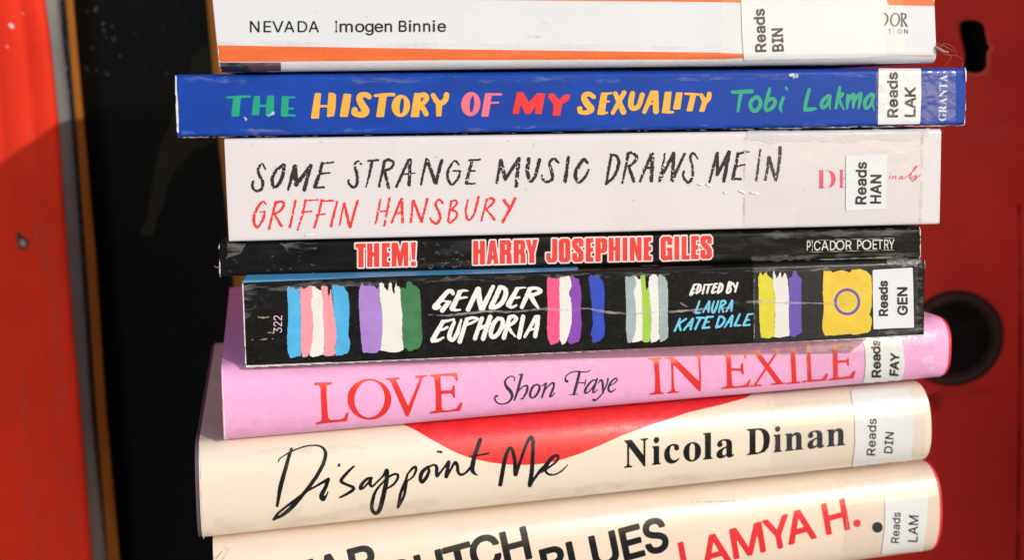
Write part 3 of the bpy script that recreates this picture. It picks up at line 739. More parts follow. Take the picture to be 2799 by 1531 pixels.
# the side of the recess, seen obliquely: metal, rubber, orange wood, then the glass at its back
strip('metal_strip', E_RED, E_GREY, 0.5420, 0.5526, SEALGREY, gl, off_l=-3, off_r=0)
strip('rubber_seal', E_GREY, E_SEAL, 0.5526, 0.5635, RUBBER, gl, nx=4, bulge=0.0008)
strip('glass_edge', E_GREY, E_GREY, 0.5515, 0.5540, mat('glass_edge_grey', (0.26, 0.26, 0.27, 1), rough=0.4), gl, off_l=0, off_r=6)
strip('orange_trim', E_SEAL, E_ORAN, 0.5632, 0.5735, ORANGE, gl, off_l=-1)
strip('orange_trim', [(562, -20), (597, 380), (624, 620), (650, 900), (710, 1531), (770, 2500)], [(640, -20), (676, 380), (704, 620), (730, 900), (790, 1531), (850, 2500)], 0.553, 0.550, ORANGE, gl, back=0.57)
pane = strip('glass_pane', E_ORAN, [(575, -20), (611, 380), (640, 620), (666, 900), (726, 1531), (786, 2500)], 0.5733, 0.5733, BLACKGLASS, gl, off_l=-6)
pv = [v.co.copy() for v in pane.data.vertices]
pane_surf = Surf(pv, [list(p.vertices) for p in pane.data.polygons])
rs = random.Random(5)
sp = []
for k in range(34):
    x = rs.choice([rs.uniform(235, 330), rs.uniform(270, 520)])
    y = rs.uniform(0, 240) if k < 24 else rs.uniform(240, 1450)
    r_ = rs.uniform(2.0, 5.0) if k < 24 else rs.uniform(1.5, 3)
    sp.append('S %.1f,%.1f,%.1f %.1f,%.1f,%.1f' % (x, y, r_, x + 1.5, y + rs.uniform(0, 3), r_))
decal('water_speck', pane_surf, [(parse(';'.join(sp), (0, 0, 1)), scuff_sheen_mat('dried_drops', (0.30, 0.30, 0.30, 1), 0.35, 0.6, 900, (1, 1, 1), 0.5), 0)], gl, off=0.0002)
decal('painted_reflection', pane_surf, [(parse('P 0 545,120 500,250 470,330 440,420 410,520 390,640 420,640 440,560 480,470 520,420 560,400 600,380 600,120', (0, 0, 1)),
      scuff_sheen_mat('brown_reflection', (0.20, 0.16, 0.08, 1), 0.40, 0.80, 12, (1, 1, 0.7), 0.26), 0, rough_edge(8, 10, 40))], gl, off=0.0001, step=4)  # brown reflection in the glass, painted as a soft patch

# red door to the right with keyhole and round lock
DR = 0.545
door = empty('red_door', at(2500, 765, DR), 'flat matt red metal door behind the right of the book stack, with keyhole and round lock', 'door')
def pl(pts, d=DR):
    return [at(x, y, d) for x, y in pts]
khp = [(2622, 66), (2628, 57), (2640, 54), (2652, 53), (2664, 53), (2676, 57), (2686, 65), (2692, 78), (2695, 95), (2697, 108), (2698, 118), (2703, 123), (2706, 129), (2703, 136), (2697, 140), (2697, 160),
       (2697, 178), (2692, 188), (2684, 195), (2672, 199), (2658, 199), (2645, 196), (2637, 190), (2636, 172), (2637, 150), (2634, 132), (2629, 112), (2624, 88)]
outer = [(510, -1500), (3560, -1500), (3560, 3000), (900, 3000), (790, 1531), (730, 900), (704, 620), (676, 380), (640, -20)]
P0, P1 = pl(outer), pl(khp)
tri = tessellate_polygon([P0, P1])
mesh_obj('door_sheet', P0 + P1, [list(t) for t in tri], RED_OLD, door, smooth=False)
# walls of the keyhole, bevelled lip and the dark box behind it
n = len(khp)
cx, cy = 2662, 126
lip = [at(cx + (x - cx) * (1.22 if x > cx and y > 90 else 1.06), cy + (y - cy) * (1.10 if y > cy else 1.03), DR - 0.0003) for x, y in khp]
mid = [at(cx + (x - cx) * 1.03, cy + (y - cy) * 1.02, DR - 0.0008) for x, y in khp]
inn = [at(x, y, DR + 0.0004) for x, y in khp]
mesh_obj('keyhole_rim', lip + mid + inn, [[a * n + i, a * n + (i + 1) % n, (a + 1) * n + (i + 1) % n, (a + 1) * n + i] for a in (0, 1) for i in range(n)],
         mat('red_paint_lip', (0.72, 0.065, 0.045, 1), rough=0.35, var=0.3, vscale=300), door)
bk = [v + Vector((0, 0.03, 0)) for v in inn]
mesh_obj('keyhole', inn + bk, [[i, (i + 1) % n, n + (i + 1) % n, n + i] for i in range(n)] + [list(range(n, 2 * n))], DARKMETAL, door)
# round lock: stepped ring and sunken disc
lc = at(2607, 925, DR)
ex = (at(2707, 925, DR) - lc); k_px = ex.length / 100.0
rings = [(133, 0.000), (132, -0.0022), (126, -0.0036), (114, -0.0038), (106, -0.0030), (103, -0.0014), (99, -0.0007)]
V, Fc = [], []
NS = 72
for (r_, dy) in rings:
    for i in range(NS):
        a = 2 * math.pi * i / NS
        V.append(lc + Vector((math.cos(a) * r_ * k_px, dy, math.sin(a) * r_ * k_px)))
for a in range(len(rings) - 1):
    for i in range(NS):
        Fc.append([a * NS + i, a * NS + (i + 1) % NS, (a + 1) * NS + (i + 1) % NS, (a + 1) * NS + i])
ring = mesh_obj('lock_ring', V, Fc, LOCKBLACK, door)
V = [lc + Vector((math.cos(2 * math.pi * i / NS) * 102 * k_px, -0.0005, math.sin(2 * math.pi * i / NS) * 102 * k_px)) for i in range(NS)]
mesh_obj('lock_face', V, [list(range(NS))], mat('lock_black', (0.005, 0.0035, 0.003, 1), rough=0.6, spec=0.08, var=0.4, col2=(0.012, 0.006, 0.005, 1), c2scale=60), door, smooth=False)

door_surf = Surf([at(560, -200, DR), at(2900, -200, DR), at(2900, 1800, DR), at(560, 1800, DR)], [[0, 1, 2, 3]])
scr = decal('paint_scratch', door_surf, [
    (parse('P 0 2570,330 2660,318 2750,330 2799,372 2760,392 2680,386 2600,378;P 0 2620,215 2700,205 2720,250 2650,262;P 0 2745,1080 2785,1090 2798,1210 2770,1190', (0, 0, 1)), scuff_sheen_mat('door_smudge', (0.70, 0.16, 0.12, 1), 0.46, 0.72, 160, (0.6, 1, 1), 0.30), 0, rough_edge(131, 8, 22)),
    (parse('L 2588,352,1.6 2622,331,2.2;L 2690,372,1.4 2744,352,1.8;L 2640,560,1.2 2655,640,1.6;L 2750,470,1.2 2742,520,1.6;S 2660,1250,1.4 2690,1262,1.8 2720,1258,1.2;L 2598,1330,1.2 2612,1392,1.4;S 2770,700,3 2773,703,3;S 2590,520,2.4 2592,522,2.4;S 2722,1410,3 2724,1413,2.5;S 2640,770,2 2642,771,2', (0, 0, 1)), scuff_sheen_mat('door_scratch', (0.62, 0.26, 0.20, 1), 0.3, 0.6, 500, (1, 1, 1), 0.5), 0, rough_edge(132, .8, 6)),
    (parse('S 2785,560,7 2788,900,6 2784,1300,7 2781,1540,8', (0, 0, 1)), scuff_sheen_mat('seam_grime', (0.03, 0.01, 0.01, 1), 0.25, 0.6, 60, (1, 1, 0.2), 0.55), 0, rough_edge(133, 2, 30)),
    (parse('P 0 2520,1080 2600,1064 2700,1060 2740,1040 2730,1066 2640,1090 2560,1120', (0, 0, 1)), scuff_sheen_mat('lock_dark_band', (0.02, 0.008, 0.006, 1), 0.4, 0.75, 60, (1, 1, 1), 0.45), 0, rough_edge(134, 8, 22))], door, off=0.0002, step=3)  # last layer: uneven darker band below the lock ring

tag(scr, kind='stuff')
# unseen red panel added right of the door to keep it in shade
a, b = at(2824, -1500, DR), at(2824, 3000, DR)
jx = at(2824, 765, DR).x + 0.07
jv = []
for z in (a.z, b.z):
    for (xx, yy) in ((jx, DR + 0.03), (jx, 0.34), (jx + 0.03, 0.34), (jx + 0.03, DR + 0.03)):
        jv.append((xx, yy, z))
tag(mesh_obj('added_shade_panel', jv, [[0, 1, 5, 4], [1, 2, 6, 5], [2, 3, 7, 6], [3, 0, 4, 7], [0, 3, 2, 1], [4, 5, 6, 7]], RED_OLD, smooth=False),
    'unseen red panel added beside the red door to shade it', 'shading panel')

# ------------------------------------------------------------------ books
CORE = mat('paper_board_core', (0.74, 0.71, 0.66, 1), rough=0.9, var=0.12, vscale=500)
PAGES = mat('book_pages', (0.72, 0.67, 0.57, 1), rough=0.95, var=0.25, vscale=90, stretch=(0.2, 0.2, 30))

class Book:
    pass

def solve_right_depth(TL, pxR):
    """depth at which the ray of pxR has the same height as TL"""
    d = ray(*pxR)
    return d * (TL.z / d.z)

def make_book(name, label, px, yl, mat_cover, yaw=None, hard=False, bulge=0.0, rt=0.0009, rb=0.0009, W=0.128, th=0.0004,
              core=None, case=None, ext=(0.0, 0.0), nexp=2.4, cover_name='cover'):
    """px = TL, TR, BR, BL of the spine face (photo px), yl depth of its left end"""
    TLp, TRp, BRp, BLp = px
    TL = at(*TLp, yl)
    if yaw is None:
        q = solve_right_depth(TL, TRp)
        yaw = math.atan2(q.y - TL.y, q.x - TL.x)
    nrm = Vector((math.sin(yaw), -math.cos(yaw), 0))
    def on(p):
        d = ray(*p)
        return d * (TL.dot(nrm) / d.dot(nrm))
    TR, BR, BL = on(TRp), on(BRp), on(BLp)
    back = -nrm
    H = ((TL - BL).length + (TR - BR).length) / 2
    b = Book()
    b.yaw, b.back, b.c = yaw, back, (TL, TR, BR, BL)
    cen = (BL + BR) / 2 + back * (W / 2)
    b.root = empty(name, cen, label, 'book', GRP)
    # section: (w back from the spine plane, h down from the top)
    def section(inset, Wb, bg=None):
        pts = []
        if hard:
            bgx = bulge if bg is None else bg
            pts.append((Wb, inset))
            pts.append((Wb * 0.5, inset))
            N = 34
            pts.append((0.006, inset))
            for i in range(N + 1):
                t = -1 + 2 * i / N
                t = math.copysign(abs(math.sin(t * math.pi / 2)), t)
                f = (1 - abs(t) ** nexp) ** (1 / nexp)
                h = H / 2 + t * (H / 2 - inset)
                pts.append((-(bgx - inset) * f + (0.0004 if abs(t) > .999 else 0), h))
            pts.append((0.006, H - inset))
            pts.append((Wb * 0.5, H - inset))
            pts.append((Wb, H - inset))
        else:
            pts.append((Wb, inset)); pts.append((Wb * 0.5, inset)); pts.append((inset + rt + 0.0006, inset))
            for i in range(7):
                a = math.pi / 2 * i / 6
                r = max(rt - inset, 0.0002)
                pts.append((inset + r - r * math.sin(a), inset + r - r * math.cos(a)))
            for t_ in (0.025, 0.3, 0.6, 0.975):
                pts.append((inset, inset + rt + (H - 2 * inset - rt - rb) * t_))
            for i in range(7):
                a = math.pi / 2 * i / 6
                r = max(rb - inset, 0.0002)
                pts.append((inset + r - r * math.cos(a), H - inset - r + r * math.sin(a)))
            pts.append((inset + rb + 0.0006, H - inset)); pts.append((Wb * 0.5, H - inset)); pts.append((Wb, H - inset))
        return pts
    L = (TR - TL).length
    def place(sec, s):
        out = []
        T = TL.lerp(TR, s); B = BL.lerp(BR, s)
        for (w_, h) in sec:
            out.append(T + (B - T) * (h / H) + back * w_)
        return out
    NL = 28
    def shell(nm, inset, t, e0, e1, mo, mc, parent, Wb):
        so_, si = section(inset, Wb), section(inset + t, Wb)
        n_ = len(so_)
        V = []
        ss = [-e0 / L + (1 + (e0 + e1) / L) * k / NL for k in range(NL + 1)]
        for s_ in ss:
            V += place(so_, s_)
        outer_f = [[k * n_ + i, k * n_ + i + 1, (k + 1) * n_ + i + 1, (k + 1) * n_ + i] for k in range(NL) for i in range(n_ - 1)]
        o2 = len(V)
        for s_ in ss:
            V += place(si, s_)
        inner_f = [[o2 + q for q in reversed(f)] for f in outer_f]
        rim = []
        rim0 = []
        for i in range(n_ - 1):
            rim0.append([i, o2 + i, o2 + i + 1, i + 1])
            e = NL * n_
            rim0.append([e + i, e + i + 1, o2 + e + i + 1, o2 + e + i])
        for k in range(NL):
            for i in (0, n_ - 1):
                q = [k * n_ + i, (k + 1) * n_ + i, o2 + (k + 1) * n_ + i, o2 + k * n_ + i]
                rim0.append(q if i == 0 else q[::-1])
        for f in rim0:
            b0 = len(V)
            V += [V[k] for k in f]
            rim.append([b0, b0 + 1, b0 + 2, b0 + 3])
        faces = outer_f + inner_f + rim
        fm = [0] * len(outer_f) + [1] * (len(inner_f) + len(rim))
        o = mesh_obj(nm, V, faces, [mo, mc], parent, fm)
        # rims stay crisp
        for p_ in o.data.polygons:
            if p_.index >= len(outer_f) + len(inner_f):
                p_.use_smooth = False
        return o, V, outer_f
    cov, V, of = shell(cover_name, 0.0, th if not hard else 0.00022, 0, 0, mat_cover, core or CORE, b.root, W)
    b.cover = cov
    b.surf = Surf(V, of)
    if case is not None:
        shell('board_case', 0.0003, 0.0022, ext[0], ext[1], case, case, b.root, W - 0.001)
    # page block
    ins = 0.0026 if hard else th + 0.00006
    sec = section(ins, W - (0.004 if hard else 0.0006))
    e = 0.003 / L if hard else 0.0002 / L
    A, Bq = place(sec, e), place(sec, 1 - e)
    m_ = len(sec)
    F_ = [[i, m_ + i, m_ + (i + 1) % m_, (i + 1) % m_] for i in range(m_)] + [list(range(m_)), list(range(2 * m_ - 1, m_ - 1, -1))]
    mesh_obj('pages', A + Bq, F_, PAGES, b.root, smooth=False)
    b.H, b.L = H, L
    return b

PAPER = dict(bump=0.18, bscale=900, bdist=0.00006, wrinkle=0.10)
GRAIN = dict(bump=0.6, bscale=1500, bdist=0.00010, wrinkle=0.22)
M_NEV = mat('white_laminate', (0.74, 0.75, 0.77, 1), rough=0.34, spec=0.45, var=0.025, vscale=35, **PAPER)
M_HIS = mat('blue_laminate', (0.008, 0.056, 0.37, 1), rough=0.40, spec=0.2, var=0.12, vscale=160, stretch=(0.4, 1, 1), bump=0.2, bscale=600, bdist=0.0001, wrinkle=0.12)
M_SOM = mat('pale_grey_laminate', (0.75, 0.695, 0.70, 1), rough=0.32, spec=0.45, var=0.02, vscale=45, bump=0.15, bscale=500, bdist=0.00008, wrinkle=0.10)
M_THE = mat('black_laminate', (0.0062, 0.0057, 0.0055, 1), rough=0.38, spec=0.16, var=0.5, vscale=220, stretch=(0.35, 1, 1.4), bump=0.35, bscale=500, bdist=0.0001, wrinkle=0.12,
            col2=(0.024, 0.022, 0.021, 1), c2scale=420, c2lo=0.55, c2hi=0.8)
M_GEN = mat('black_laminate_worn', (0.0060, 0.0057, 0.0055, 1), rough=0.42, spec=0.16, var=0.4, vscale=260, bump=0.3, bscale=600, bdist=0.0001, wrinkle=0.12,
            col2=(0.030, 0.029, 0.028, 1), c2scale=700, c2lo=0.52, c2hi=0.8)
M_PIN = mat('pink_jacket', (0.84, 0.40, 0.66, 1), rough=0.50, spec=0.4, var=0.05, vscale=420, **GRAIN)
M_CRE = mat('cream_jacket', (0.79, 0.68, 0.54, 1), rough=0.36, spec=0.5, coat=0.35, coat_rough=0.14, var=0.02, vscale=40, **GRAIN)
M_PEA = mat('peach_jacket', (0.79, 0.635, 0.50, 1), rough=0.36, spec=0.5, coat=0.35, coat_rough=0.14, var=0.02, vscale=40, **GRAIN)
CASE_RED = mat('red_boards', (0.70, 0.02, 0.04, 1), rough=0.6)
CASE_WHITE = mat('pinkish_boards', (0.75, 0.58, 0.62, 1), rough=0.7)
CASE_PURPLE = mat('dark_purple_boards', (0.10, 0.06, 0.09, 1), rough=0.6)

nev = make_book('paperback_book', 'white paperback with orange stripes and black NEVADA lettering, uppermost in the photo', ((578, -36), (2553, -26), (2560, 171), (601, 197)), 0.3035, M_NEV, yaw=R_(4.9), rt=0.0010, rb=0.0030)
his = make_book('paperback_book', 'bright blue paperback with hand-lettered multicoloured title, second down in the photo', ((478, 203), (2641, 184), (2637, 341), (484, 374)), 0.306, M_HIS, yaw=R_(4.9), rt=0.0016, rb=0.0010)
som = make_book('paperback_book', 'thick pale grey paperback with black crayon title over a red crayon name', ((613, 379), (2573, 352), (2568, 613), (626, 661)), 0.306, M_SOM, yaw=R_(5.2), rt=0.0012, rb=0.0008)
the = make_book('paperback_book', 'thin black paperback with red block letters outlined in white', ((598, 662), (2516, 620), (2516, 709), (600, 758)), 0.308, M_THE, yaw=R_(5.3), rt=0.0016, rb=0.0016)
gen = make_book('paperback_book', 'black paperback with brushed flag stripes and white brush lettering', ((662, 769), (2528, 714), (2525, 918), (671, 1004)), 0.2985, M_GEN, yaw=R_(7.4), rt=0.0007, rb=0.0006)
pin = make_book('hardback_book', 'pink hardback with red serif LOVE IN EXILE lettering', ((606, 990), (2556, 862), (2550, 1027), (613, 1197)), 0.3045, M_PIN, hard=True, bulge=0.0082, case=CASE_RED, ext=(-0.0006, 0.0012), cover_name='dust_jacket', nexp=2.6)
cre = make_book('hardback_book', 'cream hardback with a red shape and handwritten black title', ((545, 1200), (2503, 1043), (2508, 1252), (555, 1464)), 0.3045, M_CRE, hard=True, bulge=0.0086, case=CASE_PURPLE, ext=(0.0011, -0.0008), cover_name='dust_jacket', nexp=2.35)
pea = make_book('hardback_book', 'peach hardback with bold black and red capitals, lowest of the stack', ((582, 1468), (2524, 1260), (2522, 1500), (596, 1765)), 0.3045, M_PEA, hard=True, bulge=0.0096, case=CASE_RED, ext=(-0.0006, 0.0013), cover_name='dust_jacket', nexp=2.35)
for nm, b in (('nev', nev), ('his', his), ('som', som), ('the', the), ('gen', gen), ('pin', pin), ('cre', cre), ('pea', pea)):
    print(nm, 'yaw %.1f' % math.degrees(b.yaw), 'H %.1f L %.1f' % (b.H * 1000, b.L * 1000), ' '.join('(%.1f %.1f %.1f)' % tuple(v * 1000 for v in p) for p in b.c))

# ------------------------------------------------------------------ lettering, stickers, worn marks, painted sheen
FULL = (0, 0, 1)
A1 = crop(600, 200, 1400, 2576); A2 = crop(1200, 200, 2000, 2576); A3 = crop(1980, 200, 2420, 2576)
A4 = crop(660, 400, 1360, 2576); A5 = crop(1330, 380, 2180, 2576)
B1 = crop(940, 640, 1480, 2576); B2 = crop(1460, 630, 2000, 2576); B3 = crop(1160, 760, 1500, 2521); B4 = crop(1820, 750, 2080, 2155)
B5 = crop(770, 760, 1170, 2450); B6 = crop(840, 980, 1300, 2576); B7 = crop(1320, 980, 1720, 2576); B8 = crop(1740, 920, 2380, 2576)
D1 = crop(720, 1170, 1180, 2315); D2 = crop(1080, 1160, 1600, 2576); D3 = crop(1680, 1140, 2340, 2576); D4 = crop(820, 1400, 1480, 2576)
D5 = crop(1440, 1350, 1860, 2576); D6 = crop(1840, 1340, 2560, 2576); D7 = crop(2360, 1110, 2560, 1483); D8 = crop(2340, 910, 2540, 1658)
E1 = crop(450, 0, 1250, 2576); E2 = crop(1200, 0, 2000, 2576); E3 = crop(1950, 0, 2799, 2576); E4 = crop(560, 360, 1460, 2576); E6 = crop(2100, 330, 2700, 2285)
F1 = crop(560, 620, 1460, 2576); F2 = crop(1400, 600, 2100, 2466); F3 = crop(2000, 600, 2700, 1973); G6 = crop(2000, 1000, 2700, 1857)

K_BLACK = ink('black_ink', (0.012, 0.011, 0.012, 1), rough=0.4, spec=0.3)
K_GLOSSBLK = ink('raised_black_foil', (0.008, 0.008, 0.009, 1), rough=0.26, spec=0.3, bump=0.4)
K_LABEL = mat('label_paper', (0.80, 0.81, 0.82, 1), rough=0.5, spec=0.35, var=0.02, vscale=60)
K_LABEL2 = mat('label_paper_aged', (0.76, 0.76, 0.74, 1), rough=0.4, spec=0.4, var=0.025, vscale=60)
TAPE = clear_mat('clear_tape', 0.05, 0.16, bump=0.35, bscale=180, bdist=0.0005, haze=0.012)
TAPE_H = clear_mat('clear_tape_glossy', 0.07, 0.13, bump=0.35, bscale=150, bdist=0.0005, haze=0.012)
TAPE_S = clear_mat('clear_tape_wrinkled', 0.06, 0.16, bump=0.7, bscale=200, bdist=0.0008, haze=0.006)
SCUFF_SHEEN = scuff_sheen_mat('pale_scuffs_sheen', (0.75, 0.76, 0.80, 1), 0.50, 0.74, 260, (0.35, 1, 1.5), 0.22)  # scuffs, with the blue spine's edge highlight painted in
SCUFFD = scuff_sheen_mat('grey_scuffing', (0.45, 0.44, 0.43, 1), 0.46, 0.72, 300, (0.3, 1, 1.6), 0.42)
CREASE = scuff_sheen_mat('white_crease', (0.62, 0.61, 0.59, 1), 0.36, 0.62, 500, (0.25, 1, 1), 0.55)
WORN = mat('worn_paper_edge', (0.74, 0.71, 0.68, 1), rough=0.85, var=0.15, vscale=900)
LIFT = 0.00022
def wear_sheen(book, names, layers, off, step):  # worn marks and painted sheen, one object per layer
    for k, (nm, ly) in enumerate(zip(names, layers)):
        tag(decal(nm, book.surf, [ly], book.root, off=off + k * 0.000012, step=step), kind='stuff')
def label(book, poly, lines, m=K_LABEL, grow=1.0):
    lb = decal('spine_label', book.surf, [(parse('P 0 ' + poly[1], poly[0]), m, 0)], book.root, off=LIFT, step=3)
    decal('label_text', book.surf, [([p for ln in lines for p in ln], K_BLACK, grow + .5)], lb, off=LIFT + 0.00004, step=1.4)
    return lb

# ---- white and orange paperback
OR = mat('orange_print', (0.82, 0.145, 0.030, 1), rough=0.36, spec=0.45, var=0.10, vscale=220, stretch=(0.4, 1, 2), bump=0.2, bscale=700, bdist=0.0001)
NAVY = ink('navy_print', (0.006, 0.006, 0.022, 1)); MAUVE = ink('mauve_print', (0.085, 0.042, 0.075, 1))
decal('orange_stripe', nev.surf, [(parse('P 0 575,122.5 1250,134 1969,143 2020,146 2424,149.5 2560,151 2560,152.6 2424,151.5 2020,158 1969,161 1200,163.5 767,167.7 588,168.3 575,168.3', FULL), OR, 0),
                                  (parse('P 0 560,-50 2580,-50 2580,16 2500,14 1969,4.6 1200,-3 560,-12', FULL), OR, 0)], nev.root, step=3)
decal('cover_print', nev.surf, [(parse('P 0 588,170 658,170 676,180 700,193 700,205 590,205', FULL), NAVY, 0), (parse('P 0 657,170 768,170 768,205 700,205 676,181', FULL), MAUVE, 0)], nev.root, step=3)
decal('title', nev.surf, [(letters('s', E1, 'N752-835 E872-938 V948-1047 A1052-1142 D1172-1255 A1268-1358', (752, 280, 1358, 280), (97, 97)), K_BLACK, 0.5)], nev.root, step=1.4)
decal('author_name', nev.surf, [(letters('s', E1, 'I1503-1518 m1542-1655 o1678-1757 g1766-1838 e1848-1922 n1938-2000 B2062-2130 i2150-2170 n2190-2250 n2277-2337 i2360-2380 e2403-2475', (1503, 279, 2475, 275), (97, 97)), K_BLACK, 0.7)], nev.root, step=1.4)
K_GREY = ink('faded_black_ink', (0.045, 0.045, 0.05, 1))
decal('publisher_name', nev.surf, [(parse('S 1390,106,9 1425,112,10 1443,135,15 1440,175,15 1420,205,10 1395,212,9;E 1506,160,42,57,0.12,1506,160,28,47;L 1562,106,15 1562,213,15;L 1553,107,6 1575,107,6;L 1553,213,6 1575,213,6;S 1562,109,9 1588,113,11 1594,132,13 1586,152,11 1564,160,8;L 1570,160,12 1603,212,16;L 1596,213,6 1610,213,6', E3), K_GREY, 0.1),
                                   (letters('s', E3, 'T1448-1476 I1488-1496 O1527-1561 N1580-1612', (1448, 278, 1612, 275), (36, 36)), K_GREY, 0.1)], nev.root, step=1.4)
label(nev, (E3, '226,-60 1405,-60 1452,40 1410,92 1418,300 1434,456 1250,478 252,497 238,300'), [textline('s', E3, 'Reads', (434, 424), (418, 72), 85, gap=.16), textline('s', E3, 'BIN', (578, 420), (570, 234), 88, gap=.2)])
decal('clear_tape', nev.surf, [(parse('P 0 62,-100 1572,-100 1578,300 1585,480 1560,545 60,545', E3), TAPE, 0, rough_edge(11, 1.5, 9))], nev.root, off=LIFT + .0001, step=4)
wear_sheen(nev, ['fold_rub', 'smudge_stain'], [(parse('P 0 585,108 1500,118 2000,128 2000,138 1250,130 585,120;P 0 600,168 2020,160 2540,155 2540,172 2000,176 600,180', FULL), scuff_sheen_mat('fold_rub', (0.8, 0.8, 0.8, 1), 0.4, 0.7, 200, (0.3, 1, 1), 0.35), 0, rough_edge(5, 3, 12)),
                               (parse('S 1484,58,9 1496,65,4;S 1402,24,3 1405,25,3;S 1470,34,3 1472,34,3;S 1440,98,4 1480,100,3;S 1000,45,3 1004,46,3;S 868,30,5 872,31,3;S 2150,30,3 2156,31,3', FULL), scuff_sheen_mat('grey_smudge', (0.25, 0.25, 0.27, 1), 0.35, 0.7, 900, (1, 1, 1), 0.35), 0, rough_edge(6, 1.5, 5))], LIFT + .0002, 2)
# frayed glue and laminate fibres on its lower right corner
FIB = mat('frayed_fibre', (0.42, 0.25, 0.20, 1), rough=0.7, var=0.2)
def fibre(name, px, dep, rad, parent, m):
    P = [at(x, y, dep + dd) for (x, y, dd) in px]
    pts = smooth_pts([list(p) for p in P], 5)
    V, Fc = [], []
    for i, p in enumerate(pts):
        t = Vector(pts[min(i + 1, len(pts) - 1)]) - Vector(pts[max(i - 1, 0)])
        t.normalize()
        n1 = t.cross(Vector((0, 1, 0.1))).normalized(); n2 = t.cross(n1)
        r_ = rad * (1 - 0.6 * i / len(pts))
        for k in range(5):
            a = 2 * math.pi * k / 5
            V.append(Vector(p) + n1 * math.cos(a) * r_ + n2 * math.sin(a) * r_)
    for i in range(len(pts) - 1):
        for k in range(5):
            Fc.append([i * 5 + k, i * 5 + (k + 1) % 5, (i + 1) * 5 + (k + 1) % 5, (i + 1) * 5 + k])
    return V, Fc
def fibres(name, lst, dep, parent, m):
    V, Fc = [], []
    for px, rad in lst:
        v, f = fibre(name, px, dep, rad, parent, m)
        Fc += [[len(V) + i for i in q] for q in f]
        V += v
    return mesh_obj(name, V, Fc, m, parent)
fibres('frayed_fringe', [([(2558, 128, 0), (2570, 135, -.001), (2580, 140, -.001), (2592, 141, 0)], 0.00045), ([(2556, 118, 0), (2580, 124, -.001), (2598, 134, 0), (2618, 142, 0)], 0.00006),
                         ([(2570, 140, 0), (2592, 150, 0), (2612, 150, 0), (2630, 160, .001), (2634, 170, 0), (2628, 182, 0)], 0.00005),
                         ([(2560, 125, 0), (2585, 140, 0), (2600, 156, 0), (2590, 168, 0), (2588, 180, 0)], 0.00005), ([(2566, 132, 0), (2582, 118, 0), (2602, 126, 0), (2612, 138, 0)], 0.00005)], 0.3212, nev.root, FIB)

# ---- blue paperback
GREEN = ink('green_print', (0.004, 0.36, 0.20, 1)); YEL = ink('yellow_print', (0.86, 0.44, 0.045, 1)); PNK = ink('pink_print', (0.87, 0.16, 0.22, 1)); RD = ink('red_print', (0.80, 0.022, 0.022, 1))
t_the = parse('''S 65,212,14 110,210,17 165,206,20 220,205,18 270,202,14
P 7 128,220 180,216 173,290 168,371 112,372 118,300
P 6 310,206 351,205 350,280 342,361 291,360 300,280
P 6 425,203 474,201 474,280 468,366 412,365 418,280
L 345,287,18 415,284,18
P 7 558,206 600,208 596,372 547,370 550,290
S 590,212,14 630,211,14 662,210,13;L 600,310,14 650,309,14;S 570,371,22 620,368,16 662,372,16''', A1)
t_his = parse('''P 9 848,182 884,182 875,290 866,388 815,388 830,290
P 9 970,180 1000,181 1016,192 1012,300 1000,368 955,374 962,280
S 870,291,20 915,288,18 960,290,20
P 8 1100,187 1150,190 1138,290 1122,374 1068,374 1082,280
S 1318,206,44 1290,188,44 1245,194,50 1232,225,56 1255,275,62 1285,325,66 1270,355,60 1225,362,48 1185,350,44 1190,322,52
S 1368,196,22 1450,188,28 1532,186,30
P 8 1416,196 1464,196 1440,376 1388,376
E 1596,286,80,97,0.10,1604,285,19,72
P 8 1722,180 1768,182 1748,376 1692,376
S 1755,196,40 1805,190,44 1822,220,46 1795,260,38 1770,270,36
S 1770,280,50 1800,320,44 1818,356,44
S 1880,192,40 1905,235,44 1930,262,48;S 1998,188,46 1990,228,48 1960,258,46 1930,266,40
P 6 1910,252 1956,252 1946,372 1914,372''', A1)
t_of = parse('''E 2212,270,83,106,0.10,2222,270,20,74
P 8 2345,182 2388,182 2360,372 2313,372
S 2380,184,22 2440,184,18 2478,185,18;S 2385,260,16 2420,258,15 2455,257,14''', A1)
t_my = parse('''P 5 692,170 738,170 788,262 868,178 928,182 898,352 848,350 864,262 800,350 764,352 716,256 698,352 652,350
P 5 968,184 1010,182 1054,242 1106,192 1148,192 1138,230 1078,268 1062,366 1006,366 1014,275 968,212''', A2)
t_sex = parse('''S 1360,206,40 1325,182,40 1285,190,46 1276,220,52 1305,270,60 1338,312,58 1305,342,42 1245,343,34 1238,312,48
P 6 1432,174 1476,174 1452,358 1398,358
S 1470,180,22 1500,176,18 1520,172,16;L 1458,248,16 1498,247,15;S 1440,352,26 1460,349,22 1480,346,16
L 1552,178,40 1622,338,52;L 1628,170,42 1528,348,34
S 1702,178,46 1688,250,50 1694,300,44 1725,308,40 1760,280,42 1788,190,46
L 1878,175,50 1806,338,36;L 1908,172,46 1908,332,52;L 1840,268,18 1905,265,18
P 6 1992,168 2040,166 2022,344 1966,344;S 2000,340,26 2030,342,22 2058,341,20
P 7 2092,174 2136,174 2116,310 2066,310
S 2166,179,18 2230,182,22 2285,186,20;P 6 2218,190 2256,190 2226,326 2184,328
S 2308,192,36 2325,225,40 2342,248,42;S 2378,182,42 2370,220,44 2340,252,40;P 5 2320,244 2358,242 2330,332 2294,332''', A2)
decal('title', his.surf, [(t_the, GREEN, .3), (t_his, YEL, .3), (t_of, PNK, .3), (t_my, RD, .3), (t_sex, YEL, .2)], his.root, step=1.8)
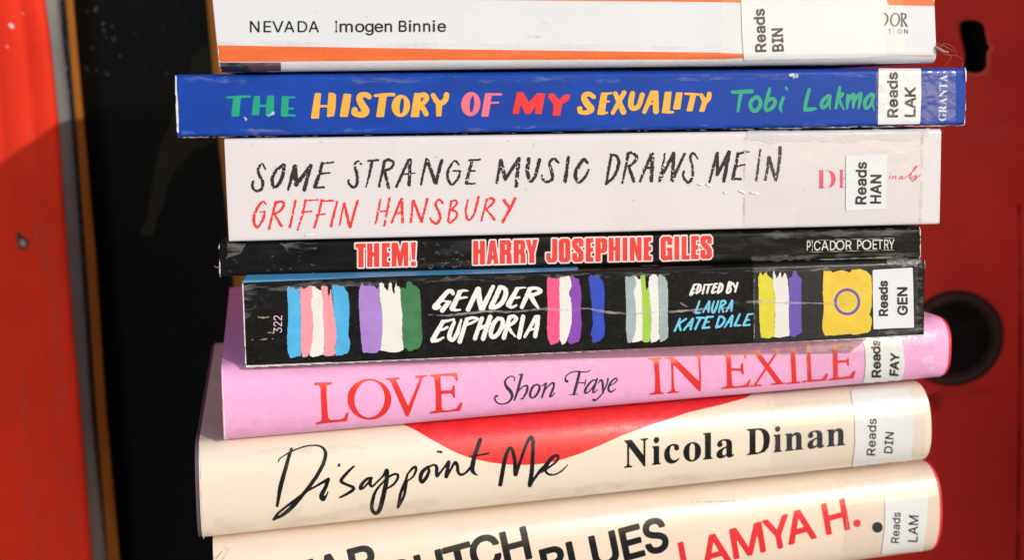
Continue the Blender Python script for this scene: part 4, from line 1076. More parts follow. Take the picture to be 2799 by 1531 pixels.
t_tob = parse('''S 130,300,52 300,292,62 435,286,62;S 268,310,56 240,440,54 215,600,44
S 500,380,60 430,440,62 415,520,60 450,590,62 510,590,66 565,530,66 575,450,62 540,385,60 495,385,60
S 722,245,46 690,380,60 660,500,60 660,575,54 700,590,50 780,530,62 810,450,60 770,400,52 700,440,44
S 940,390,52 905,490,52 890,550,48 915,612,28;L 985,225,34 1003,262,28
S 1355,262,54 1310,430,56 1285,575,54;S 1290,580,60 1380,575,62 1455,565,44
S 1665,352,46 1585,420,60 1550,500,56 1575,550,52 1640,500,50 1690,380,44;S 1690,365,50 1680,470,44 1690,572,18
S 1845,225,44 1812,400,56 1782,555,40;L 1888,330,60 1820,410,52;S 1840,430,44 1880,520,40 1912,578,24
S 1975,350,44 1968,450,52 1962,555,36;S 1975,470,40 2020,370,50 2068,335,50 2068,430,58 2058,545,36;S 2075,460,40 2130,360,50 2185,325,50 2170,430,54 2145,560,34
S 2350,325,46 2265,415,60 2245,510,56 2275,560,46 2345,490,50 2388,350,46;S 2385,345,54 2370,470,42 2395,592,16''', A3)
decal('author_name', his.surf, [(t_tob, GREEN, .3)], his.root, step=1.6)
decal('publisher_name', his.surf, [(textline('b', E3, 'GRANTA', (1928, 1003), (1940, 618), 62, gap=.08), ink('white_print', (0.62, 0.68, 0.80, 1)), 0.1)], his.root, step=1.3)
label(his, (E3, '1368,560 1720,555 1722,800 1712,1024 1361,1030 1366,800'), [textline('s', E3, 'Reads', (1525, 968), (1522, 600), 82, gap=.16), textline('s', E3, 'LAK', (1670, 965), (1672, 722), 84, gap=.12)])
decal('clear_tape', his.surf, [(parse('P 0 1350,540 2006,540 2008,800 2004,1060 1345,1060', E3), TAPE_S, 0, rough_edge(12, 1.5, 9))], his.root, off=LIFT + .0001, step=4)
wear_sheen(his, ['rub_and_sheen', 'flake_stain', 'worn_edge'], [
    (parse('P 0 500,212 1200,210 2000,204 2440,199 2440,212 2000,219 1200,226 900,228 600,232 500,226;P 0 500,352 1000,352 1600,346 2200,338 2380,334 2380,342 1600,354 900,362 500,366;P 0 2370,210 2420,205 2415,330 2395,338 2404,250;P 0 2520,200 2610,200 2612,222 2560,216 2530,230 2526,325 2610,322 2610,338 2520,338', FULL), SCUFF_SHEEN, 0, rough_edge(21, 5, 14)),  # scuffed bands that also carry a painted highlight
    (parse('S 2160,204,8 2175,206,12 2168,212,6;S 669,320,3 672,326,6 669,332,3;L 735,317,2 749,306,6;L 724,316,1.5 748,311,4', FULL), scuff_sheen_mat('laminate_flake', (0.75, 0.82, 0.85, 1), 0.3, 0.6, 900, (1, 1, 1), 0.85), 0, rough_edge(22, 2, 5)),
    (parse('S 480,212,8 481,240,6 484,280,7 486,320,5 487,360,6;S 488,372,2 700,370,1.4 1100,365,1.4;S 1100,365,1.4 1700,356,3 2200,347,3.4 2632,340,3;S 2638,190,4 2640,260,4 2636,338,5', FULL), WORN, 0, rough_edge(23, 1.0, 9))], LIFT + .0002, 2)

# ---- pale grey paperback
CRAYON = ink('black_crayon', (0.020, 0.015, 0.014, 1), rough=0.7); CRAYR = ink('red_crayon', (0.78, 0.035, 0.030, 1), rough=0.6)
t_some = parse('''S 240,235,16 228,200,18 205,175,20 170,215,28 175,280,30 212,345,30 208,420,30 155,450,26 112,410,28 118,350,24
S 420,185,30 350,240,34 310,330,36 325,415,30 380,375,36 415,290,38 430,190,34
L 470,435,26 535,200,38;L 540,200,42 552,380,44;L 552,385,40 692,200,38;L 695,195,40 632,435,40
L 815,170,30 742,408,40;L 810,172,20 925,160,17;L 790,275,22 885,265,18;L 735,415,24 832,410,20
S 1205,175,20 1170,148,22 1142,190,26 1162,280,28 1165,370,28 1130,412,26 1080,370,26 1078,340,20
L 1272,145,20 1378,135,20;S 1315,150,30 1290,270,26 1255,405,14
L 1440,150,32 1385,405,22;S 1430,158,22 1480,132,24 1530,165,28 1505,215,28 1440,245,26;L 1440,245,30 1480,420,30
L 1680,138,26 1560,405,26;L 1697,132,34 1688,385,34;L 1630,280,18 1745,268,15
L 1862,128,28 1805,380,22;L 1868,132,34 1950,365,36;L 2013,142,34 1957,368,32
S 2185,180,24 2150,145,20 2100,200,26 2072,290,28 2095,365,26 2130,382,22 2190,300,28 2200,245,22;L 2130,248,18 2200,243,18
L 2320,140,30 2262,365,34;L 2292,140,20 2400,132,19;L 2272,250,22 2350,245,20;L 2256,372,24 2345,375,18''', A4)
t_music = parse('''L 85,360,22 118,178,30;L 118,178,30 155,330,30;L 155,330,28 268,160,30;L 268,162,32 245,390,28
S 350,165,30 338,260,32 362,345,30 400,310,28 440,172,30
S 595,195,18 560,163,22 522,195,22 538,260,26 545,325,26 505,356,22 465,330,22 458,300,16
L 678,150,24 650,352,30
S 835,195,22 808,165,26 770,210,28 735,290,32 760,355,28 810,320,22 848,250,14
S 1035,130,22 1012,250,22 990,375,18;S 1030,128,20 1075,140,24 1095,200,26 1060,300,24 990,375,18
L 1175,115,24 1125,365,16;S 1165,128,18 1200,112,22 1245,150,26 1215,200,24 1175,225,20;L 1178,228,24 1220,350,26
L 1365,125,26 1270,350,20;L 1375,122,30 1365,345,28;L 1300,240,18 1380,235,18
S 1475,120,15 1465,200,18 1432,345,26;L 1432,345,24 1548,118,26;L 1550,118,30 1538,345,28;L 1538,342,26 1640,120,22
S 1750,165,12 1715,115,18 1690,150,20 1705,230,22 1705,310,22 1675,360,20 1635,320,20 1632,265,16
L 1845,355,16 1910,118,28;L 1910,118,28 1912,295,26;L 1912,295,26 2008,108,28;L 2010,108,30 1965,345,30
L 2085,115,24 2040,328,28;L 2085,120,18 2175,100,16;L 2065,222,20 2135,212,16;L 2035,330,22 2105,330,18
L 2267,88,14 2235,340,22
L 2340,152,28 2310,338,18;L 2338,152,30 2395,338,24;S 2432,68,26 2425,180,26 2398,338,22''', A5)
decal('title', som.surf, [(t_some, CRAYON, .2, crayon(31, 0.06)), (t_music, CRAYON, .2, crayon(33, 0.06))], som.root, step=1.3)
t_grif = parse('''S 245,580,16 215,555,20 160,620,28 125,715,28 138,795,28 170,808,24 222,720,26 235,660,22;L 190,660,18 240,655,18
L 345,560,26 278,830,22;S 335,575,22 395,555,24 428,580,26 400,640,24 335,680,22;L 335,685,24 402,800,28
L 545,545,22 488,812,24
S 645,540,22 615,680,22 565,840,18;L 645,545,18 770,538,14;L 610,662,18 705,652,14
S 810,540,24 775,680,24 735,815,24;L 800,552,20 915,545,22;L 755,692,18 845,678,16
L 962,558,20 900,805,26
L 1030,575,22 988,795,12;L 1035,575,26 1090,812,28;L 1168,548,24 1095,812,24
L 1400,535,20 1352,770,20;L 1490,522,24 1438,795,24;L 1370,655,14 1465,650,14
L 1605,530,24 1512,765,22;L 1612,530,28 1620,765,26;L 1545,675,16 1625,665,16
L 1725,545,22 1705,760,22;L 1735,550,26 1810,758,26;L 1868,532,26 1815,750,24
S 2025,570,20 1990,535,20 1952,580,24 1985,660,26 2000,725,26 1960,775,26 1915,750,24 1900,725,22
L 2110,550,18 2078,760,18;S 2105,555,18 2150,542,20 2168,575,22 2110,635,20;S 2110,640,20 2162,660,22 2160,715,24 2100,770,18
S 2278,540,18 2256,660,22 2285,742,22 2340,680,24 2385,508,26
L 2470,530,22 2415,745,20;S 2465,537,18 2520,522,24 2538,560,24 2465,630,20;L 2465,635,22 2545,735,26''', A4) + parse('S 2340,535,20 2365,570,22 2390,605,20;S 2425,522,22 2390,600,22 2325,712,22', E4)
decal('author_name', som.surf, [(t_grif, CRAYR, .2, crayon(35, -0.03))], som.root, step=1.3)
RASP = ink('raspberry_print', (0.74, 0.055, 0.13, 1))
decal('publisher_name', som.surf, [(letters('b', E6, 'D500-706 E722-862', (500, 708, 862, 700), (196, 196)), RASP, -0.9),
    (parse('''L 1272,572,10 1258,604,10;S 1268,546,11 1273,543,10
L 1300,574,9 1290,604,10;S 1294,592,8 1318,573,9 1330,578,10 1320,604,10 1334,600,8
S 1398,578,9 1374,578,10 1362,596,10 1374,605,10 1396,582,9;S 1400,574,10 1392,600,10 1410,600,8
S 1412,600,8 1470,560,9 1530,500,11 1549,472,10 1538,470,8 1505,515,10 1474,590,12 1482,604,10
S 1486,602,8 1525,572,9 1540,570,10 1532,585,11 1540,600,11 1520,622,11 1496,628,10 1494,614,8 1545,590,9 1588,563,7''', E6, 0.9), RASP, 0.1)], som.root, step=1.3)
label(som, (E6, '808,364 1236,345 1230,700 1227,918 812,936 803,928 805,700'), [textline('s', E6, 'Reads', (1012, 866), (1018, 432), 105, gap=.16), textline('s', E6, 'HAN', (1166, 858), (1170, 566), 105, gap=.2)])
decal('clear_tape', som.surf, [(parse('P 0 2036,330 2520,330 2521,640 2034,640', FULL), TAPE, 0, rough_edge(13, 1.0, 9))], som.root, off=LIFT + .0001, step=4)
SEAM = ink('tape_seam', (0.42, 0.40, 0.40, 1))
wear_sheen(som, ['tape_shine', 'tape_seam', 'shiny_speck', 'smudge_stain'], [(parse('P 0 2040,360 2540,354 2540,372 2480,388 2400,382 2300,390 2200,384 2120,392 2040,380', FULL), scuff_sheen_mat('tape_shine', (0.80, 0.79, 0.79, 1), 0.3, 0.6, 160, (0.3, 1, 1.5), 0.55), 0, rough_edge(24, 5, 18)),  # shine of the tape painted as a pale patchy band
    (parse('L 2522,357,1.6 2520,480,1.2;L 2520,480,1.2 2515,612,1.6;L 2036,366,1.6 2034,500,1.0;L 2034,500,1.0 2035,620,1.6', FULL), SEAM, 0, rough_edge(25, .5, 6)),
    (parse('S 836,640,3 845,643,5 858,638,3;S 1910,502,3 1922,504,5;S 1932,504,4 1944,508,4;S 1980,524,2 1984,526,3;S 2022,520,4 2034,526,6;S 2054,526,5 2068,528,6;S 2425,592,3 2428,596,2', FULL), mat('shiny_fleck', (0.86, 0.86, 0.84, 1), rough=0.3), 0, rough_edge(26, 2.0, 4)),
    (parse('S 1190,428,4 1195,429,3;S 1010,606,2 1012,607,2;S 690,392,3 686,396,2;S 878,386,3 882,390,2;S 1390,385,4 1392,380,2;S 1460,392,3 1456,402,2;S 1730,545,3 1733,550,2;S 1440,520,3 1436,512,2;S 2560,390,4 2566,385,2;S 2515,400,3 2513,398,2;S 2195,518,2 2198,520,2', FULL), scuff_sheen_mat('tiny_marks', (0.35, 0.33, 0.33, 1), 0.3, 0.6, 900, (1, 1, 1), 0.5), 0)], LIFT + .0002, 1.8)

# ---- thin black paperback
PRED = ink('poster_red', (0.80, 0.045, 0.035, 1)); PWHT = ink('poster_cream', (0.80, 0.70, 0.66, 1))
t1 = poster(B1, 'T152-285 H305-460 E497-598 M625-838 !875-940', (152, 126, 940, 106), (190, 432, 940, 414))
t2 = poster(B1, 'H1687-1838 A1864-2014 R2034-2187 R2215-2368 Y2372-2525', (1687, 90, 2525, 70), (1690, 396, 2490, 374)) + \
     poster(B2, 'J158-300 O323-470 S497-643 E675-772 P800-950 H973-1120 I1155-1213 N1250-1398 E1430-1530', (158, 112, 1530, 86), (160, 418, 1530, 388)) + \
     poster(B2, 'G1650-1800 I1830-1890 L1925-2026 E2048-2146 S2168-2316', (1650, 82, 2316, 66), (1650, 390, 2316, 366))
decal('title', the.surf, [(t1, PWHT, 4.2), (t1, PRED, 0.3)], the.root, step=1.6)
decal('author_name', the.surf, [(t2, PWHT, 4.2), (t2, PRED, 0.3)], the.root, step=1.6)
CREAMW = ink('cream_print', (0.70, 0.68, 0.63, 1))
decal('publisher_name', the.surf, [(letters('s', E6, 'P402-440 I453-463 C476-542 A552-626 D642-702 O704-792 R806-866 P925-970 O974-1072 E1086-1130 T1134-1192 R1206-1252 Y1252-1314', (402, 1352, 1314, 1333), (98, 98)), CREAMW, .2),
                                   (parse('L 400,1246,4 1312,1222,4;L 412,1367,4 1312,1345,4', E6), CREAMW, 0)], the.root, step=1.2)
rs = random.Random(3)
marks = []
for (xa, xb, n_) in ((1145, 1290, 26), (1300, 1420, 18), (620, 900, 16)):
    for k in range(n_):
        x = rs.uniform(xa, xb); y = rs.uniform(664, 738) - (x - 1200) * 0.024
        if rs.random() < .5:
            marks.append('L %.0f,%.0f,1.6 %.0f,%.0f,1.2' % (x, y, x + rs.uniform(-4, 12), y + rs.uniform(-14, 14)))
        else:
            marks.append('S %.0f,%.0f,2 %.0f,%.0f,2.4 %.0f,%.0f,2' % (x, y, x + 6, y + rs.uniform(-5, 5), x + rs.uniform(8, 16), y + rs.uniform(-3, 6)))
wear_sheen(the, ['rub_and_sheen', 'faint_rub', 'ghost_print', 'edge_glint', 'worn_edge'], [
    (parse('P 0 2010,636 2510,626 2510,640 2380,648 2250,644 2150,652 2010,648;P 0 2050,700 2510,690 2510,700 2050,714;P 0 620,664 680,664 660,690 620,705;P 0 760,664 870,662 865,680 820,690 780,680', FULL), SCUFFD, 0, rough_edge(41, 4, 12)),
    (parse('P 0 1145,655 1510,648 1510,720 1145,735;P 0 1840,640 2500,630 2500,700 1840,708', FULL), scuff_sheen_mat('faint_rub', (0.30, 0.29, 0.28, 1), 0.5, 0.75, 380, (0.25, 1, 1.2), 0.13), 0, rough_edge(42, 5, 12)),
    (parse(';'.join(marks), FULL), scuff_sheen_mat('ghost_print', (0.34, 0.31, 0.28, 1), 0.3, 0.65, 700, (1, 1, 1), 0.5), 0, rough_edge(43, .8, 4)),
    (parse('S 1000,750,2 1450,735,2;S 1700,727,2 1780,725,4 1830,724,2;S 2240,708,2 2420,703,4 2480,704,2', FULL), scuff_sheen_mat('edge_glint', (0.62, 0.60, 0.45, 1), 0.3, 0.6, 300, (0.4, 1, 1), 0.7), 0, rough_edge(44, .8, 9)),  # glints painted as pale strokes on the lower edge
    (parse('S 598,668,5 597,700,4 600,720,5 601,756,5;S 606,762,3 640,762,2;S 2514,625,4 2517,660,5 2514,706,4', FULL), WORN, 0, rough_edge(45, 1.6, 6))], LIFT + .0001, 1.6)
fibres('loose_thread', [([(602, 734, 0), (594, 731, -.001), (588, 730, -.001), (585, 726, 0)], 0.00013)], 0.307, the.root, FIB)

# ---- black paperback with flag stripes
SKY = ink('sky_blue_print', (0.075, 0.44, 0.78, 1), var=0.12); ROSE = ink('rose_print', (0.86, 0.32, 0.37, 1), var=0.05); OFFW = ink('off_white_print', (0.80, 0.77, 0.72, 1), var=0.03)
LILAC = ink('lilac_print', (0.40, 0.22, 0.60, 1), var=0.08); GRN = ink('leaf_green_print', (0.042, 0.19, 0.070, 1), var=0.2)
HOTP = ink('hot_pink_print', (0.86, 0.085, 0.23, 1)); PURP = ink('purple_print', (0.25, 0.050, 0.42, 1)); BLU = ink('royal_blue_print', (0.018, 0.055, 0.48, 1), var=0.1)
GRY = ink('grey_green_print', (0.34, 0.42, 0.43, 1), var=0.1); LIME = ink('lime_print', (0.34, 0.58, 0.055, 1)); LEM = ink('lemon_print', (0.76, 0.66, 0.012, 1), var=0.06)
VIO = ink('violet_print', (0.12, 0.060, 0.42, 1)); AMB = ink('amber_print', (0.84, 0.57, 0.020, 1), var=0.08)
def jag(seed):
    return rough_edge(seed, 1.0, 4)
def flag(parts, seed):
    decal('painted_flag', gen.surf, [(parse('P 0 ' + t, fr), m, .4, jag(seed + i)) for i, (t, fr, m) in enumerate(parts)], gen.root, step=1.8)
flag([('90,185 105,150 135,145 150,172 190,150 215,195 235,175 250,205 275,170 300,185 310,400 325,800 325,1300 150,1340 105,1230 90,1050 110,700 105,400', B5, SKY),
      ('310,190 320,150 350,180 395,175 430,150 460,130 500,130 520,340 505,400 520,560 528,800 522,1050 470,1240 430,1310 390,1330 345,1320 325,1200 328,700', B5, ROSE),
      ('500,140 550,140 590,180 625,205 665,210 690,320 700,600 715,850 705,1200 690,1280 540,1322 480,1310 465,1280 515,1080 530,800 520,560 495,480 500,350 525,320', B5, OFFW),
      ('655,155 710,120 735,155 750,130 765,165 775,260 788,470 795,270 805,310 820,180 830,260 860,460 880,640 915,800 915,1050 880,1180 905,1200 900,1260 860,1300 770,1310 700,1290 715,1150 710,850 695,650 690,320', B5, ROSE),
      ('840,160 860,115 900,125 945,120 970,150 1010,140 1040,140 1075,210 1110,250 1130,450 1130,650 1110,950 1145,1080 1130,1200 1100,1260 1000,1290 900,1300 905,1200 885,1160 920,1060 910,800 875,560 862,350', B5, SKY)], 51)
flag([('1300,190 1320,140 1350,80 1365,130 1410,130 1460,135 1475,85 1490,130 1550,135 1600,190 1615,140 1630,200 1650,400 1690,600 1690,850 1670,1190 1600,1240 1540,1260 1420,1245 1360,1250 1335,1050 1310,750 1290,400', B5, LILAC),
      ('1635,95 1665,75 1710,100 1715,150 1780,230 1795,90 1830,70 1840,110 1850,220 1890,280 1890,180 1915,90 1935,150 1960,140 1985,190 1990,400 2020,620 2020,900 2040,1190 1980,1235 1850,1245 1760,1230 1660,1210 1690,900 1690,600 1650,350', B5, OFFW),
      ('1985,165 2060,160 2080,190 2085,90 2120,50 2170,70 2205,125 2260,150 2310,200 2325,400 2335,700 2355,1000 2330,1130 2280,1190 2230,1190 2180,1220 2120,1225 2090,1180 2045,1170 2020,1000 2022,620 2000,350', B5, GRN)], 61)
flag([('335,575 345,550 375,560 400,570 430,570 455,560 460,700 465,900 460,1100 450,1180 400,1200 370,1208 345,1150 335,1050 345,850 335,700', F2, HOTP),
      ('455,575 470,550 510,555 545,540 558,560 572,640 545,700 565,780 575,850 570,1000 545,1110 510,1195 480,1205 458,1150 460,900', F2, OFFW),
      ('560,545 590,545 600,570 640,575 655,640 665,760 655,850 665,1000 660,1120 640,1180 560,1198 532,1180 560,1090 575,950 572,780 550,720 575,640', F2, PURP)], 71)
flag([('735,555 755,530 780,545 800,540 825,540 850,570 875,600 888,700 885,850 880,950 895,1050 885,1120 850,1165 780,1190 765,1170 775,1130 755,1110 780,1010 770,850 755,720', F2, BLU)], 76)
flag([('1088,560 1100,545 1130,555 1170,535 1210,560 1185,640 1175,720 1190,800 1195,950 1185,1060 1160,1170 1130,1190 1110,1180 1095,1050 1100,850', F2, GRY),
      ('1180,545 1215,575 1240,570 1250,700 1255,900 1260,1100 1255,1160 1190,1180 1155,1185 1190,1060 1195,900 1185,780 1170,690 1195,620', F2, OFFW),
      ('1235,545 1260,530 1280,550 1285,640 1290,720 1310,640 1320,720 1335,900 1340,1060 1330,1170 1280,1185 1255,1170 1258,1000 1250,700', F2, LIME),
      ('1320,560 1345,530 1385,530 1402,560 1405,700 1415,900 1410,1060 1420,1150 1385,1175 1340,1185 1330,1120 1345,1000 1330,800 1315,650', F2, OFFW),
      ('1405,560 1420,520 1445,545 1470,550 1490,600 1500,720 1495,900 1500,1060 1500,1130 1470,1165 1425,1180 1415,1060 1420,900 1408,720', F2, GRY)], 81)
flag([('205,450 220,400 235,430 265,405 275,430 315,460 325,560 335,650 330,750 330,900 290,915 225,910 215,780 210,600', F3, LEM),
      ('315,420 325,395 345,460 375,400 385,460 410,410 430,455 440,600 440,780 445,895 370,910 330,905 335,750 335,620 322,500', F3, OFFW),
      ('440,450 465,440 475,395 500,400 505,430 540,460 535,520 535,750 540,870 500,890 480,905 445,890 440,750 445,600', F3, VIO)], 91)
af = parse('P 0 708,400 760,395 780,410 850,390 910,410 930,385 1000,385 1040,400 1075,440 1080,550 1075,680 1060,730 1080,770 1070,850 1050,870 940,890 920,880 820,890 720,895 700,850 700,780 712,700 702,560', F3)
rg = parse('E 889,635,101,104,0,889,635,80,83', F3)
decal('painted_flag', gen.surf, [(af, AMB, .4, jag(97)), (rg, VIO, 0)], gen.root, step=1.8)
t_ge = parse('''S 585,315,70 545,265,84 470,280,84 390,370,92 290,490,100 205,585,90 245,615,64 320,580,50
L 490,500,84 360,660,92;L 385,468,34 535,480,30
L 715,300,92 565,610,110;S 700,280,70 790,255,50 885,258,22;S 730,410,50 810,392,44 868,390,24;S 560,640,70 640,650,48 722,645,40
L 1075,235,96 885,640,92;S 1095,225,100 1110,400,110 1150,610,104;L 1390,180,80 1180,610,104
S 1535,185,90 1450,380,96 1345,595,90;S 1550,180,80 1640,230,90 1645,350,100 1570,500,96 1450,590,84 1350,605,60
L 1880,225,84 1705,535,104;S 1860,215,60 1960,200,38 2055,196,22;S 1815,405,44 1880,400,46 1925,390,42;S 1700,555,86 1770,590,64 1865,555,40
L 2135,235,92 1975,590,84;S 2120,220,70 2250,205,64 2355,260,80 2270,320,74 2150,345,70;S 2160,375,90 2230,500,84 2310,610,46
L 380,885,84 170,1245,96;S 360,890,70 480,865,50 600,838,40;S 335,1055,50 410,1030,54 465,1000,50;S 165,1275,76 270,1265,64 385,1210,40
S 605,900,70 535,1060,84 505,1200,90 570,1255,76 660,1130,84 745,850,46
L 855,860,84 715,1290,92;S 850,835,64 980,805,56 1080,830,44 1000,890,54 885,940,50
L 1165,820,84 1025,1225,84;L 1330,790,94 1190,1230,92;L 1120,1030,60 1265,955,62
S 1490,820,74 1400,930,92 1345,1120,88 1390,1205,76 1500,1120,86 1585,950,92 1570,835,80 1490,825,70
L 1725,800,84 1610,1210,90;S 1715,790,64 1810,780,74 1865,830,70 1790,920,64 1700,970,56;S 1690,985,80 1760,1090,60 1845,1190,26
L 2000,785,84 1920,1200,92
L 2260,790,80 2035,1190,60;S 2300,790,90 2280,980,90 2245,1175,88;L 2130,1050,46 2260,1030,46''', B3)
decal('title', gen.surf, [(t_ge, ink('white_brush_print', (0.82, 0.80, 0.77, 1), var=0.03), .2, rough_edge(101, .5, 5))], gen.root, step=1.5)
t_ed = parse('''L 640,240,46 555,450,52;L 640,237,40 700,225,34;L 605,345,40 650,330,34;S 555,465,50 590,450,42 640,400,30
L 740,245,46 690,425,44;S 740,225,40 788,255,46 770,370,46 690,432,40
L 880,235,40 832,435,48;L 918,235,36 1052,225,32;L 980,245,46 930,418,46
L 1110,222,48 1045,395,52;L 1110,217,38 1165,210,34;L 1080,300,36 1145,290,34;S 1048,415,46 1085,415,42 1120,390,30
L 1230,218,46 1170,410,46;S 1230,207,42 1282,250,46 1255,370,46 1170,425,40
L 1430,185,50 1380,405,50;S 1430,175,38 1488,190,44 1480,240,42 1430,290,36;S 1430,292,36 1472,325,42 1445,400,46 1380,420,42
S 1527,205,36 1550,265,40 1575,290,42;L 1622,195,42 1568,390,46''', B4)
t_la = parse('''S 760,610,40 715,740,46 675,860,50;L 680,870,46 770,872,42
L 980,612,40 842,858,36;L 987,622,46 962,848,40;L 890,780,30 970,775,30
S 1090,612,36 1045,760,46 1050,850,46 1085,860,44 1135,770,46 1190,605,40
L 1258,612,44 1198,860,36;S 1250,612,42 1335,605,46 1345,655,42 1260,722,36;L 1265,722,44 1298,852,42
L 1498,595,46 1368,840,36;L 1507,605,46 1482,830,40;L 1410,762,30 1490,757,30
L 320,1008,42 200,1280,42;L 458,1008,42 290,1120,46;L 290,1120,50 335,1265,46
L 610,1003,42 410,1260,42;L 612,1012,50 560,1248,46;L 490,1172,30 570,1162,30
L 702,985,46 870,985,42;L 780,992,50 665,1238,46
L 930,968,50 845,1200,56;L 930,966,42 1070,960,38;L 890,1090,40 978,1077,34;L 830,1220,46 985,1200,42
L 1210,965,46 1140,1198,50;S 1220,950,42 1305,980,50 1328,1050,50 1255,1160,50 1140,1205,46
L 1500,938,46 1332,1195,36;L 1512,948,46 1472,1175,46;L 1390,1090,30 1480,1087,30
L 1675,902,42 1560,1150,52;L 1560,1160,42 1685,1155,42
L 1860,908,46 1762,1148,52;L 1858,905,42 1965,897,36;L 1812,1045,40 1888,1032,32;L 1760,1160,46 1895,1142,42''', B4)
decal('author_name', gen.surf, [(t_ed, OFFW, .2, rough_edge(102, .4, 4)), (t_la, ink('light_blue_print', (0.14, 0.56, 0.80, 1)), .2, rough_edge(103, .4, 4))], gen.root, step=1.2)
decal('page_count', gen.surf, [(textline('s', F1, '322', (603, 830), (604, 694), 66, gap=.14), ink('pale_pink_print', (0.75, 0.50, 0.62, 1)), 0.0)], gen.root, step=1.2)
decal('cover_print', gen.surf, [(parse('P 0 655,745 1580,720 1580,740 1400,747 1100,755 662,773', FULL), ink('blue_cover_print', (0.09, 0.36, 0.62, 1)), 0)], gen.root, step=2)
label(gen, (F3, '1083,388 1392,370 1398,600 1402,833 1240,838 1090,846 1085,600'), [textline('s', F3, 'Reads', (1198, 740), (1196, 474), 64, gap=.16), textline('s', F3, 'GEN', (1350, 734), (1347, 524), 72, gap=.18)])
decal('clear_tape', gen.surf, [(parse('P 0 2058,690 2508,690 2508,940 2058,940', FULL), TAPE, 0, rough_edge(14, 1.5, 9))], gen.root, off=LIFT + .0001, step=4)
wear_sheen(gen, ['rub_and_sheen', 'crease', 'tape_edge', 'fleck_stain', 'worn_edge'], [
    (parse('P 0 664,778 1100,762 1700,746 2400,728 2400,734 1700,756 1100,774 664,800;P 0 664,790 720,786 700,840 668,880;P 0 2500,715 2520,715 2520,905 2500,905 2506,820;P 0 2395,905 2515,896 2515,910 2395,915', FULL), SCUFFD, 0, rough_edge(104, 4, 12)),
    (parse('S 1170,860,3 1220,862,5 1290,855,6 1340,850,6 1400,852,5 1460,846,6 1500,842,5;S 1490,845,5 1560,846,6 1600,842,5 1660,853,6 1720,856,5 1830,852,6 1900,846,6 1990,840,4 2020,836,2;S 2010,826,7 2060,824,7 2090,820,4;L 2072,828,5 2110,826,6;L 2110,826,6 2330,830,3;S 1860,828,5 1880,840,3 1900,858,2 1905,866,1', FULL), CREASE, 0, rough_edge(105, 1.6, 9)),
    (parse('S 2061,762,1.6 2060,800,1.6 2061,870,2.2 2060,925,1.4;S 2430,716,14 2470,712,16 2515,712,12;S 2440,728,3 2500,724,6', FULL), scuff_sheen_mat('tape_edge_wear', (0.55, 0.54, 0.52, 1), 0.35, 0.6, 500, (1, 1, 1), 0.6), 0, rough_edge(106, 1.5, 6)),
    (parse('S 700,866,2 720,868,4 735,866,2;S 730,908,2 748,910,4;S 690,928,3 692,928,3;S 712,928,3 730,926,4;S 745,925,3 748,926,3', FULL), scuff_sheen_mat('yellowish_flecks', (0.55, 0.50, 0.25, 1), 0.3, 0.6, 800, (1, 1, 1), 0.8), 0, rough_edge(107, 1.2, 4)),
    (parse('S 664,776,3 668,880,3 672,1000,4;S 668,1002,7 1000,988,6 1500,966,7 2000,944,7 2526,917,8;S 2527,716,3 2530,800,3 2526,915,4', FULL), WORN, 0, rough_edge(108, .3, 14))], LIFT + .0002, 1.8)

# ---- pink hardback
FOIL = mat('red_foil', (0.78, 0.022, 0.016, 1), rough=0.20, spec=0.7, coat=0.4, coat_rough=0.12, var=0.04, bump=0.25, bscale=700, bdist=0.00006)
GFOIL = ink('grey_black_foil', (0.030, 0.026, 0.030, 1), rough=0.3, spec=0.6)
t_lo = parse('''P 0 108,388 120,374 365,365 372,378 365,400 312,408 290,428 295,600 310,850 325,922 360,945 500,940 560,915 600,840 620,825 632,832 605,960 300,990 130,1010 128,987 200,970 222,945 215,700 205,460 190,425 160,408 110,415
E 950,627,333,312,0.12,953,624,233,285
P 0 1195,310 1405,290 1415,305 1400,322 1365,325 1360,345 1545,740 1725,320 1715,300 1655,293 1650,270 1835,258 1840,272 1790,285 1760,310 1560,860 1545,885 1510,885 1280,360 1250,328 1200,328
P 0 1880,255 2275,220 2290,240 2305,335 2280,345 2262,290 2220,268 2060,268 2035,282 2045,497 2190,492 2220,470 2230,415 2250,415 2258,602 2235,606 2225,560 2200,537 2050,545 2055,750 2075,795 2180,797 2280,770 2345,680 2375,680 2340,802 1880,845 1878,825 1945,805 1970,790 1965,450 1950,320 1930,280 1880,273''', B6)
